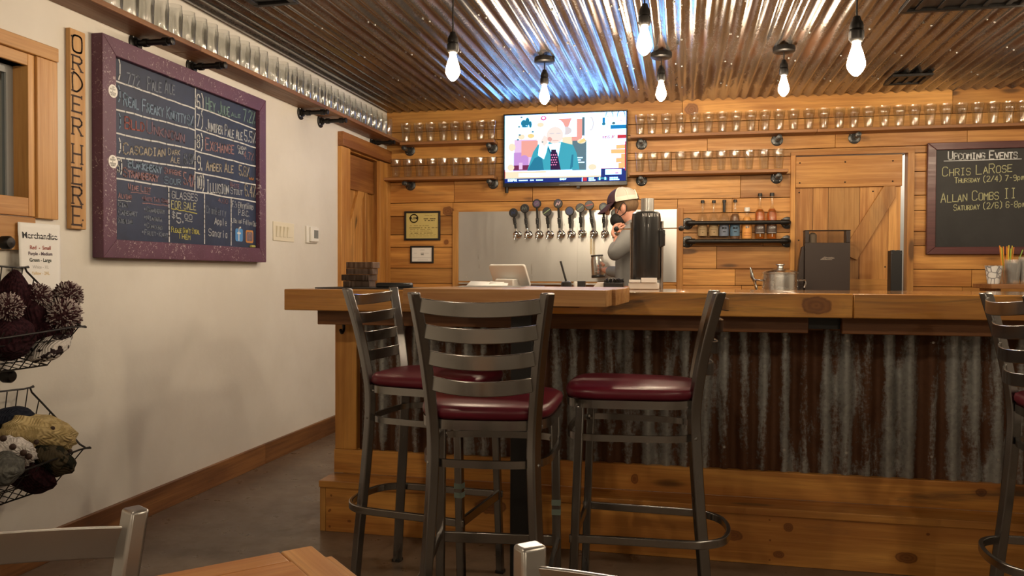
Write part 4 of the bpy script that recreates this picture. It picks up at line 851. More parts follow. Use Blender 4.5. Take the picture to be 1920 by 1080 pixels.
spec = [(1317, .036, 375.5, .075, .0095, M['black'], .022, None, LT, (.03, .115), 'clear bottle with tan label and black cap, first on the rack', None),
 (1338, .036, 375.5, .075, .0095, M['black'], .022, None, LT, (.03, .115), 'clear bottle with tan label and black cap, second on the rack', None),
 (1357.5, .036, 374.5, .075, .0095, M['black'], .022, None, LBU, (.028, .115), 'bottle with grey-blue label and black neck sleeve on the rack', M['black']),
 (1378, .036, 374, .075, .0095, M['black'], .022, plain('cloudy', (.16, .075, .035), .3), LB2, (.028, .115), 'bottle with brighter blue label and black cap on the rack', None),
 (1400.5, .036, 389, .03, .014, M['white'], .03, plain('juice', (.75, .36, .1), .3), LO, (.01, .115), 'short bottle with orange label and white cap on the rack', None),
 (1424.5, .036, 362.5, .085, .011, M['black'], .024, am, LD, (.045, .105), 'tall amber whiskey bottle with black cap, left of the pair', None),
 (1447, .036, 361.5, .085, .011, M['black'], .024, am, LD, (.045, .105), 'tall amber whiskey bottle with black cap, right of the pair at the rack end', None)]
for i, q in enumerate(spec):
    t, r, lo_ = bottle(*q)
    L = Letter((0, -r*1.025, 0), (1, 0, 0), (0, 0, 1), (0, -1, 0))
    if i in (0, 1): L.line([(-.018, .095), (.018, .095)], .003, 'brown', .0006); L.line([(-.02, .08), (.02, .08)], .003, 'brown'); L.disc((.002, .055), .005, 'brown')
    elif i in (2, 3): L.text('BCD', (-.016, .082), (.016, .082), .012, .0035, 'black', 0); L.line([(-.007, .06), (-.002, .06)], .006, 'black'); L.line([(.003, .06), (.008, .06)], .006, 'black')
    elif i == 4: L.text('gls', (-.011, .088), (.012, .09), .016, .004, 'grey', 0); L.line([(-.025, .05), (.025, .05)], .002, 'red'); L.line([(-.025, .03), (.025, .03)], .002, 'red')
    else:
        MB().lathe([(r*1.01, .118), (r*1.01, .142)], 24).obj('paper_label', LS, t); L.text('CABIN', (-.02, .082), (.02, .084), .012, .003, 'grey', .05); L.line([(-.027, .05), (.027, .05)], .003, 'grey'); L.line([(.0, .04), (.0, .022)], .005, 'grey')
    L.build(INK, lo_)
# ============================================================ upcoming events board
EY = YB-.055; IY = YB-.035
a = P('y', EY, 1740, 268); b = P('y', EY, 1739, 477); ia = P('y', EY, 1756.5, 281); ib = P('y', EY, 1753, 463)
x0, z0, z1 = a.x, b.z, a.z; fw = ia.x-x0; x1 = x0+1.0; c = (x0, YB-.02, z0); fz = ib.z-z0
t = thing('event_board', 'blackboard in dark red wood frame listing upcoming events on the plank wall', 'chalkboard', c)
for nm, pts in (('frame', [(x0, z0), (x1, z0), (x1-fw, z0+fz), (x0+fw, z0+fz)]), ('frame', [(x1, z1), (x0, z1), (x0+fw, ia.z), (x1-fw, ia.z)]), ('frame', [(x0, z1), (x0, z0), (x0+fw, z0+fz), (x0+fw, ia.z)]), ('frame', [(x1, z0), (x1, z1), (x1-fw, ia.z), (x1-fw, z0+fz)])):
    loc(MB().prism(pts, -(YB-.02), -EY, 0, rr.random(), Matrix(((1, 0, 0, 0), (0, 0, -1, 0), (0, 1, 0, 0), (0, 0, 0, 1)))), nm, M['event_frame'], t, c, bevel=.004)
sl = loc(MB().box(x0+fw-.005, x1-fw+.005, IY, YB-.02, z0+fz-.005, ia.z+.005), 'slate', M['slate_black'], t, c)
L = Letter((0, IY-c[1], 0), (1, 0, 0), (0, 0, 1), (0, -1, 0))
def q3(px, py): q = P('y', IY, px, py); return (q.x-c[0], q.z-c[2])
for s_, xa, ya, xb, yb2, hp, col, wd, cap in (('Upcoming Events', 1778, 299, 1907, 297, 15, 'white', .0075, False), ('Chris LaRose', 1767, 331, 1897, 322, 17, 'lime', .0055, False), ('Thursday (2/4) 7-9', 1790, 343, 1906, 338, 10, 'lime', .005, False), ('pm', 1908, 338, 1921, 337, 10, 'lime', .005, 'lower'), ('Allan Combs II', 1764, 380, 1905, 371, 18, 'lime', .0055, False), ('Saturday (2/6) 6-8', 1788, 395, 1908, 388, 11, 'lime', .005, False), ('pm', 1910, 388, 1923, 387, 10, 'lime', .005, 'lower')):
    p0, p1 = q3(xa, ya), q3(xb, yb2); L.text(s_, p0, p1, q3(xa, ya-hp)[1]-p0[1], wd, col, .03, cap)
L.line([q3(1770, 302), q3(1915, 298)], .005, 'white')
L.build(CH, sl)
# ============================================================ THE BAR
BT, BTH, BFY, BKY, BCY = 1.07, .09, 3.14, 3.86, 3.44
BL, BRX = -1.665, 4.2
kn = lambda y, px, py, a, b: (*(P('y', y, px, py)-Vector((0, BCY, 0))), a, b)
M['bar_edge'] = wood('bar_edge', (.72, .36, .08), (.42, .165, .03), 'x', .3, coat=.4, knots=[kn(BFY, 1530, 573, .055, .036)], autoknots=.15, grey=.75)
M['bar_top'] = wood('bar_top', (.58, .28, .07), (.36, .14, .028), 'x', .2, coat=1.0, autoknots=.2)
M['step_wood'] = wood('step_wood', (.76, .37, .085), (.46, .18, .035), 'x', .38, coat=.15, knots=[kn(3.274, 1375, 1004, .038, .022), kn(3.274, 1478, 989, .02, .018), kn(3.274, 1460, 1040, .022, .015), kn(3.274, 1700, 1046, .042, .021), kn(3.274, 920, 950, .07, .035), kn(3.274, 655, 977, .01, .006), kn(3.274, 617, 958, .005, .005), kn(3.274, 1740, 1002, .007, .006), kn(3.274, 1443, 975, .004, .004), kn(3.274, 1444, 1013, .004, .004), kn(3.274, 1443, 1050, .004, .004), kn(3.274, 621, 929, .005, .005), kn(3.274, 619, 956, .005, .005), kn(3.274, 618, 987, .005, .005)], autoknots=.08, grey=.3)
M['kick_wood'] = wood('kick_wood', (.78, .39, .09), (.46, .18, .035), 'x', .4, coat=.1, knots=[kn(BCY-.02, 1190, 897, .018, .026), kn(BCY-.02, 1838, 922, .024, .02)], autoknots=.15, grey=.75)
t = thing('bar_counter', 'long pine bar with rusty corrugated front and a foot step', 'bar counter', (0, BCY, 0)); c = (0, BCY, 0)
mb = MB()
ys = [BFY+.04, 3.32, 3.5, 3.68, BKY]
for a, b in zip(ys, ys[1:]): mb.box(BL+.04, BRX, a+.0005, b-.0005, BT-.035, BT, 0, rr.random())
loc(mb, 'countertop', M['bar_top'], t, c, bevel=.0015)
xj = P('y', BFY, 1600, 570).x
M['bar_edge_y'] = wood('bar_edge_y', (.60, .285, .06), (.34, .13, .024), 'y', .3, coat=.4, autoknots=.1, grey=.5)
loc(MB().box(BL, xj-.001, BFY, BFY+.04, BT-BTH, BT, 0, .45).box(xj+.001, BRX, BFY, BFY+.04, BT-BTH, BT, 0, .3), 'edge_board', M['bar_edge'], t, (0, BCY, 0), bevel=.004)
loc(MB().box(BL, BL+.04, BFY+.041, BKY, BT-BTH, BT, 0, .6), 'edge_board', M['bar_edge_y'], t, c, bevel=.004)
gx0, gx1 = P('y', BCY-.2, 1516, 605).x, P('y', BCY-.2, 1579, 605).x
apm = wood('apron_wood', (.27, .11, .03), (.16, .055, .014), 'x', .45, autoknots=.1)
loc(MB().box(gx1, BRX, BCY-.20, BCY-.16, BT-.155, BT-.036, 0, .5), 'apron', apm, t, c, bevel=.003)
loc(MB().box(gx0-.02, gx1+.02, BCY-.155, BCY-.10, BT-.14, BT-.04), 'gap_shade', M['black'], t, c)  # black block behind the apron gap, standing in for the shade there
loc(MB().box(-1.56, BRX, BCY-.012, BCY+.012, BT-.155, BT-.036, 0, .2).box(-1.56, gx0, BCY-.20, BCY-.16, BT-.155, BT-.036, 0, .3), 'apron', apm, t, c, bevel=.003)
loc(MB().box(-1.555, -1.45, BCY-.03, BCY+.06, .335, BT-.156, 0, .6), 'end_post', wood('post_wood', (.72, .36, .085), (.45, .18, .035), 'z', .42, autoknots=.15), t, c, bevel=.003)
loc(MB().box(-1.555, -1.53, BCY+.06, BKY-.1, .0, BT-.1, 0, .3), 'end_panel', M['trim_pine'], t, c)
mb = MB(); per = .079; n0 = int((BRX+1.45)/per*10); vs = []
for i in range(n0+1):
    x = -1.45+i*per/10; y = BCY-.004+.0135*math.cos(2*PI*i/10)
    vs += [(x, y, .30), (x, y, BT-.15)]
mb.add(vs, [(2*i, 2*i+2, 2*i+3, 2*i+1) for i in range(n0)])
for px in (1115, 1230, 1354, 1487, 1592, 1735, 1885, 682, 845, 1040): 
    for pz in ((.875, .425) if px < 1900 else (.88,)):
        q = P('y', BCY-.012, px, 700); x = -1.45+round((q.x+1.45)/per-.5)*per+per*.5
        R = Matrix.Translation((x, BCY-.0145, pz)) @ Matrix.Rotation(PI/2, 4, 'X')
        mb.lathe([(0, -.004), (.009, -.003), (.009, 0), (.005, .001), (.005, .005), (0, .005)], 12, 1, 0, R)
loc(mb, 'corrugated_panel', [M['bar_metal'], M['screw_metal']], t, c, sharp=60)
loc(MB().box(-1.56, BRX, BCY-.03, BCY+.0, .226, .334, 0, .5), 'kick_board', M['kick_wood'], t, c, bevel=.003)
M['tread_wood'] = wood('tread_wood', (.64, .31, .07), (.38, .145, .028), 'x', .36, coat=.2, autoknots=.1, grey=.7)
loc(MB().box(-1.565, BRX, 3.262, BCY-.03, .196, .226, 0, .6), 'step_tread', M['tread_wood'], t, c, bevel=.003)
loc(MB().box(-1.537, BRX, 3.274, 3.30, 0, .195, 0, .5), 'step_riser', M['step_wood'], t, c, bevel=.002)
loc(MB().box(-1.565, -1.538, 3.274, BCY-.03, 0, .195, 0, .3), 'step_end', M['trim_pine'], t, c, bevel=.002)
mb = MB(); hx = P('y', BCY-.035, 648, 590).x
mb.tube(smooth([(hx, BCY-.032, .935), (hx, BCY-.05, .935), (hx, BCY-.055, .915), (hx, BCY-.055, .885), (hx, BCY-.075, .87), (hx, BCY-.09, .885)], 5), .007, 8); mb.lathe([(0, 0), (.018, 0), (.018, .006), (0, .006)], 14, xf=Matrix.Translation((hx, BCY-.0305, .935)) @ Matrix.Rotation(PI/2, 4, 'X'))
tag(mb.obj('bag_hook', M['black_iron']), 'black hook screwed to the end post of the bar', 'hook')
# things lying on the bar
def onbar(px, py): return P('z', BT, px, py)
tag(MB().box(-.36, .36, -.13, .13, 0, .004).obj('rubber_mat', plain('rubber', (.02, .02, .022), .5), loc=(-1.25, 3.45, BT+.0005)), 'flat black bar mat under the dark wooden boards', 'mat')
fb = (P('y', 3.5, 672, 520).x, 3.5)
for i, (px, dz, w_, a_) in enumerate(((671, 0, .125, .10), (671, 1, .135, -.03), (676, 2, .125, .14), (678, 3, .128, .05))):
    x = P('y', 3.5, px+3, 520).x; mb = MB(); h = .029
    n = 22; up = []; 
    for k in range(n): up.append((-w_/2+w_*k/(n-1), -.05+random.uniform(-.002, .002)))
    for k in range(n): up.append((w_/2-w_*k/(n-1), .05+random.uniform(-.002, .002)))
    mb.prism(up, 0, h-.001, 0, .3+.2*i)
    o = mb.obj('tasting_paddle', M['flight_wood'], loc=(x, 3.5, BT+.005+i*h), bevel=.002, sharp=30); o.rotation_euler = (0, 0, a_)
    tag(o, 'dark rough wooden tasting board, %s of the stack on the bar' % ('bottom', 'second from bottom', 'third from bottom', 'topmost')[i], 'serving board', 'stack of tasting boards')
tag(MB().prism([(-.07, -.035), (.04, -.04), (.085, -.015), (.09, .015), (.03, .04), (-.06, .04), (-.085, .0)], 0, .026).obj('bill_folder', plain('leather', (.01, .01, .011), .35), loc=(P('y', 3.4, 738, 530).x, 3.4, BT+.001), bevel=.01, seg=3), 'black leather bill folder lying on the bar behind the stools', 'folder')
# tablet on a stand
q = onbar(948, 533); tx, ty = P('y', 3.66, 948, 520).x, 3.66
t = thing('tablet_stand', 'white point-of-sale tablet on a white stand seen from behind on the bar', 'tablet', (tx, ty, BT), -.4)
tilt = Matrix.Translation((0, .055, .045)) @ Matrix.Rotation(math.radians(32), 4, 'X')
def rr_(w_, h, r, n=6):
    pts = []
    for cx, cy, s_ in ((w_/2-r, h-r, 0), (-w_/2+r, h-r, 1), (-w_/2+r, r, 2), (w_/2-r, r, 3)):
        for i in range(n): an = s_*PI/2+i*PI/2/(n-1); pts.append((cx+r*math.cos(an), cy+r*math.sin(an)))
    return pts
Rz = Matrix(((1, 0, 0, 0), (0, 0, -1, 0), (0, 1, 0, 0), (0, 0, 0, 1)))
MB().prism(rr_(.205, .115, .012), -.007, .007, xf=Matrix.Translation((0, -.0, -.02)) @ Matrix.Translation((0, .06, .03)) @ Matrix.Rotation(math.radians(28), 4, 'X') @ Rz).obj('tablet', M['white'], t, bevel=.003)
MB().prism([(-.055, -.01), (.05, -.01), (.05, .06), (-.055, .06)], .001, .045).obj('stand', M['white'], t, bevel=.006)
for i, (px, py, w_, d_, a_, nm, lab) in enumerate(((905, 534, .17, .1, .12, 'paper_sheet', 'white paper sheet propped at the left of the tablet stand'), (932, 536, .09, .06, -.1, 'paper_sheet', 'small folded white card before the tablet stand'))):
    x = P('y', 3.48+.03*i, px, py).x
    o = MB().add([(-w_/2, 0, .0), (w_/2, 0, .0), (w_/2*.95, d_, .03-.005*i), (-w_/2*.9, d_, .034)], [(0, 1, 2, 3)]).obj(nm, M['paper'], loc=(x, 3.46+.03*i, BT+.001)); o.modifiers.new('thick', 'SOLIDIFY').thickness = .001; tag(o, lab, 'paper')
tag(MB().box(-.06, .06, -.05, .05, 0, .012).obj('card_reader', M['black'], loc=(P('y', 3.6, 993, 530).x, 3.62, BT+.001), bevel=.004), 'flat black card reader right of the white tablet', 'card reader')
# clear document sleeves on the tall table come with the table; bar tools follow
x = P('y', 3.72, 1062, 530).x; t = thing('bar_spoon', 'black rod leaning out of a dark squat jar on the bar', 'utensil', (x, 3.72, BT))
MB().lathe([(0, .001), (.024, .001), (.026, .01), (.024, .03), (.014, .036), (0, .036)], 20).obj('jar', M['black'], t)
MB().tube([(.0, 0, .03), (-.028, 0, .128)], .0048, 8).obj('rod', M['black'], t)
tag(MB().lathe([(0, .001), (.009, .001), (.009, .03), (.006, .034), (0, .034)], 16).obj('white_bottle_cap', M['white'], loc=(P('y', 3.75, 1079, 530).x, 3.75, BT)), 'tiny white bottle on the bar between dark bottles', 'bottle')
tag(MB().box(-.018, .018, -.02, .02, .001, .036).obj('napkin_caddy', M['black'], loc=(P('y', 3.78, 1090, 530).x, 3.79, BT), bevel=.003), 'small black box on the bar right of the tiny white bottle', 'caddy')
t = thing('straw_caddy', 'black caddy packed with short black straws beside the seamer', 'caddy', (P('y', 3.7, 1151, 530).x, 3.7, BT))
mb = MB().box(-.045, .045, -.03, .03, .001, .03); mb.obj('box', M['black'], t, bevel=.003)
mb = MB(); r5 = random.Random(5)
for k in range(70):
    xx, yy = r5.uniform(-.042, .042), r5.uniform(-.026, .026); mb.tube([(xx, yy, .02), (xx+r5.uniform(-.006, .006), yy+r5.uniform(-.006, .006), r5.uniform(.034, .05))], .0022, 5)
o = mb.obj('straws', M['black'], t); o['kind'] = 'stuff'
tag(MB().prism([(-.035, 0), (.035, 0), (.035, .03), (-.01, .03)], -.02, .02, xf=Rz).obj('card_holder', M['white'], loc=(P('y', 3.7, 1124, 530).x-.0, 3.71, BT+.0005), bevel=.002), 'slanted white card holder left of the black straws', 'holder')
# can seamer
x = P('y', 3.7, 1211, 450).x; t = thing('can_seamer', 'tall black cylindrical can seamer with two ball-ended levers on the bar', 'machine', (x, 3.72, BT)); k = 3.70/1505
zz = lambda py: CAMZ+(514-py)*k*1.0-BT+.0
sm_ = MB().lathe([(0, zz(525)), (.064, zz(525)), (.066, zz(520)), (.066, zz(412)), (.063, zz(402)), (.055, zz(399)), (0, zz(399))], 40).obj('body', plain('seamer_black', (.012, .012, .013), .3, coat=.3), t)
MB().lathe([(0, zz(399)), (.030, zz(399)), (.030, zz(374)), (.026, zz(374)), (.026, zz(378)), (0, zz(378))], 28, xf=Matrix.Translation((.005, 0, 0))).obj('chrome_collar', M['can_steel'], t)
MB().box(-.074, .06, -.07, .06, .001, zz(530)).obj('base', M['white'], t, bevel=.004)
MB().box(-.071, -.02, -.076, -.02, zz(529.5), zz(524.5)).box(-.017, .052, -.076, -.02, zz(529.5), zz(521)).obj('tag_block', M['paper'], t, bevel=.001)
MB().tube([(-.069, 0, .001), (-.069, 0, zz(418))], .0035, 10).tube([(.072, 0, .001), (.072, 0, zz(416))], .006, 12).obj('guide_rod', plain('rod_metal', (.42, .36, .32), .3, 1.0), t)
MB().box(.05, .085, -.02, .02, zz(462), zz(432)).prism([(.05, zz(432)), (.075, zz(432)), (.086, zz(440)), (.082, zz(462)), (.06, zz(466))], -.022, .022, xf=Matrix(((1, 0, 0, 0), (0, 0, 1, 0), (0, 1, 0, 0), (0, 0, 0, 1)))).obj('lever_housing', M['black'], t, bevel=.004)
MB().tube([(-.13, -.01, zz(430.5)), (.155, -.01, zz(429.5))], .0028, 8).obj('lever', M['chrome'], t)
for sx in (-.135, .157): MB().ball((sx, -.01, zz(430)), .0125, 14).obj('ball_knob', M['black'], t)
L = Letter((0, -.0665, 0), (1, 0, 0), (0, 0, 1), (0, -1, 0))
for i, px in enumerate((1206, 1211.5, 1217.5, 1222.5, 1227.5, 1232)):
    xx = (px-1211)*k; yo = .0665-math.sqrt(max(0, .0665**2-xx**2)); za = zz(409); 
    for dx in ((0,), (-.003, .003), (-.004, .004), (-.003, .003), (0,), (-.003, .003))[i]: 
        L.mb.setdefault('w', MB()).add([(xx+dx-.0014, -.0668+yo, za), (xx+dx+.0014, -.0668+yo, za), (xx+dx+.0014, -.0668+yo, zz(403)), (xx+dx-.0014, -.0668+yo, zz(403))], [(0, 1, 2, 3)])
L.build({'w': INK['grey']}, sm_)
# ============================================================ BACK COUNTER
BZ = .93
t = thing('back_counter', 'low pine back counter along the plank wall, mostly hidden by the bar', 'counter', (0, 6.1, 0))
MB().box(-1.85, 4.0, -.2, .25, BZ-.04, BZ).obj('worktop', M['bar_top'], t); MB().box(-1.85, .72, -.16, .25, 0, BZ-.041).box(.74, 4.0, -.16, .25, 0, BZ-.041).obj('cabinet', M['trim_pine_x'], t)
kx = lambda px, y: P('y', y, px, 500).x
# stock pot
t = thing('stock_pot', 'shiny steel lidded pot on the back counter below the liquor rack', 'pot', (kx(1463, 6.03), 6.03, BZ)); zt = P('y', 6.03, 1463, 513).z-BZ; r = .125
MB().lathe([(0, 0), (r-.01, 0), (r, .01), (r, zt-.004), (r+.006, zt), (r-.002, zt), (r-.004, .02), (0, .02)], 44).obj('body', M['pot_steel'], t)
MB().lathe([(r+.004, zt+.001), (r+.004, zt+.008), (r-.02, zt+.018), (.05, zt+.032), (.02, zt+.036), (0, zt+.036)], 44).obj('lid', M['pot_steel'], t)
MB().lathe([(.03, zt+.034), (.022, zt+.04), (.02, zt+.055), (.032, zt+.062), (.03, zt+.068), (0, zt+.07)], 24).obj('lid_knob', M['can_steel'], t)
for s_ in (-1, 1):
    MB().tube(smooth([(s_*(r-.002), -.035, zt-.05), (s_*(r+.04), -.03, zt-.045), (s_*(r+.045), 0, zt-.045), (s_*(r+.04), .03, zt-.045), (s_*(r-.002), .035, zt-.05)], 5), .006, 8).tube(smooth([(s_*(r+.043), 0, zt-.045), (s_*(r+.047), 0, zt-.075), (s_*(r+.04), 0, zt-.1)], 4), .008, 8).obj('handle', M['chrome'], t)
t = thing('ladle', 'shiny chrome ladle handle leaning left of the steel pot', 'utensil', (kx(1423, 6.05), 6.05, BZ)); z0 = P('y', 6.05, 1407, 501).z-BZ; z1 = P('y', 6.05, 1417, 528).z-BZ; xt = kx(1407, 6.05)-kx(1423, 6.05); xm = kx(1415, 6.05)-kx(1423, 6.05)
MB().tube([(.01, 0, 0), (xm, 0, z1), (xt*.8, 0, z0*.35+z1*.65), (xt, 0, z0)], [.008, .012, .016, .007], 12).obj('handle', M['chrome'], t)
# brown dispenser with clear window
DY = 6.15; xa, xb = kx(1509, DY), kx(1594, DY); z0, zw, zt = 0, P('y', DY, 1550, 455).z-BZ, P('y', DY, 1550, 431).z-BZ; w_ = xb-xa
brn = plain('dispenser_brown', (.035, .022, .018), .42); t = thing('snack_warmer', 'dark brown countertop warmer box with clear top window before the barn door', 'appliance', ((xa+xb)/2, DY, BZ)); h = w_/2
wm_ = MB().box(-h, h, 0, .1, z0, zw).box(-h, -h+.028, 0, .1, zw, zt-.006).box(h-.028, h, 0, .1, zw, zt-.006).box(-h-.003, h+.003, -.003, .103, zt-.006, zt).obj('cabinet', brn, t, bevel=.003)
for y_ in (.008, .09): MB().box(-h+.028, h-.028, y_, y_+.004, zw, zt-.006).obj('window', M['acrylic'], t)
MB().prism([(-h-.045, 0), (-h, 0), (-h, zw-.02), (-h-.018, zw-.03), (-h-.035, zw-.12), (-h-.045, zw-.22)], .02, .09, xf=Matrix(((1, 0, 0, 0), (0, 0, 1, 0), (0, 1, 0, 0), (0, 0, 0, 1)))).obj('side_cover', brn, t, bevel=.006)
MB().lathe([(0, zw), (.028, zw), (.028, zw+.06), (.012, zw+.075), (0, zw+.075)], 16, xf=Matrix.Translation((-h+.06, .05, 0))).obj('kettle', plain('kettle_grey', (.16, .13, .11), .4), t)
L = Letter((0, -.0006, 0), (1, 0, 0), (0, 0, 1), (0, -1, 0)); zl_ = P('y', DY, 1550, 484.5).z-BZ
L.line([(-.045, zl_-.008), (-.03, zl_), (-.02, zl_+.01), (.0, zl_+.004), (.03, zl_+.006), (.045, zl_+.001)], .006, 'grey'); L.line([(-.045, zl_-.008), (.03, zl_-.009)], .003, 'grey'); L.text('cretors', (-.035, zl_-.006), (.036, zl_-.004), .012, .0028, 'grey', .03)
L.build({'grey': plain('logo_tan', (.3, .25, .21), .5)}, wm_)
# narrow black speaker column
t = thing('column_speaker', 'narrow upright black box standing before the right edge of the barn door', 'speaker', (kx(1677.5, 6.1), 6.1, BZ)); zt = P('y', 6.1, 1677, 470).z-BZ; w2 = (kx(1688, 6.1)-kx(1667, 6.1))/2
MB().box(-w2, w2, -.05, .05, 0, zt).obj('body', M['black'], t, bevel=.003); MB().box(-w2-.001, -w2+.012, -.053, -.048, zt-.02, zt-.016).box(w2-.012, w2+.001, -.053, -.048, zt-.02, zt-.016).box(-w2*.6, -w2*.3, -.04, .04, zt, zt+.003).box(w2*.3, w2*.6, -.04, .04, zt, zt+.003).obj('clip', M['screen_grey'], t)
# cups on a small raised shelf at the right
SY = 6.02; sx0 = kx(1843, SY); sz = P('y', SY-.16, 1880, 533).z
t = thing('cup_shelf', 'small brown wooden riser shelf holding cups at the right', 'shelf', (sx0+.4, SY, BZ)); MB().box(-.4, .4, -.16, .2, sz-BZ-.03, sz-BZ).obj('board', M['shelf_wood_x'], t, bevel=.003); MB().box(-.36, -.33, -.12, .18, 0, sz-BZ-.031).box(.33, .36, -.12, .18, 0, sz-BZ-.031).obj('leg', M['shelf_wood_x'], t)
m = NT('pattern_cup'); vo = m.n('ShaderNodeTexVoronoi', feature='DISTANCE_TO_EDGE'); m.put(vo.inputs['Vector'], m.obj()); vo.inputs['Scale'].default_value = 26
m.set(Base_Color=m.mix(m.ramp(vo.outputs[0], .02, .10), (.22, .22, .24), (.78, .78, .78)), Roughness=.5)
cx = kx(1863, SY-.06); zc = P('y', SY-.06, 1863, 498).z-sz
tag(MB().lathe([(0, .001), (.035, .001), (.036, .004), (.053, zc), (.055, zc), (.05, zc-.004), (.034, .008), (0, .008)], 28).obj('paper_cup', m.mat, loc=(cx, SY-.06, sz)), 'pale cup with grey petal pattern on the small riser shelf', 'cup')
cl = clear('plastic', (.985, .985, .98), 1.0, .08, .12, .10)
def cups(px, n, h, label):
    x = kx(px, SY); 
    t = thing('plastic_cup_stack', label, 'cup stack', (x, SY, sz)); 
    for i in range(n):
        z = i*.012; MB().lathe([(.036, z+.001), (.049, z+h), (.051, z+h), (.0505, z+h-.003), (.0375, z+.006), (0, z+.006)], 26).obj('cup', cl, t)
    return x
zc = P('y', SY, 1898, 480).z-sz
x1_ = cups(1899, 4, zc-.06, 'stack of clear plastic cups on the riser shelf next to the straws'); x2_ = cups(1925, 3, zc-.03, 'clear plastic cup stack at the right edge of the picture')
sx = kx(1888, SY+.1)
t = thing('straw_cup', 'clear plastic cup holding drinking straws behind the cup stack', 'cup', (sx, SY+.1, sz)); MB().lathe([(.034, .001), (.045, .12), (.047, .12), (.036, .004), (0, .004)], 24).obj('cup', cl, t)
zs = P('y', SY+.1, 1890, 463).z-sz; r5 = random.Random(11)
ST = {'orange': plain('straw_orange', (.75, .27, .03), .4), 'yellow': plain('straw_yellow', (.72, .55, .06), .4), 'green': plain('straw_green', (.25, .45, .07), .4)}
for i in range(12):
    k_ = ('orange', 'yellow', 'orange', 'green')[i % 4]; x = -.028+.056*i/11; y = r5.uniform(-.02, .02); tp = (x*1.75+r5.uniform(-.006, .006), y*1.4, zs+r5.uniform(-.014, .012))
    if i == 11: tp = (x*1.75+.05, y, zs-.02)
    o = MB().tube([(x*.75, y*.7, .006), tp], .0036, 8).obj('drinking_straw', ST[k_], loc=(sx, SY+.1, sz))
    tag(o, 'short bent-out orange-green straw leaning right from the straw cup' if i == 11 else '%s drinking straw upright in the clear cup' % k_, 'straw', None if i == 11 else '%s straws in the clear cup' % k_)
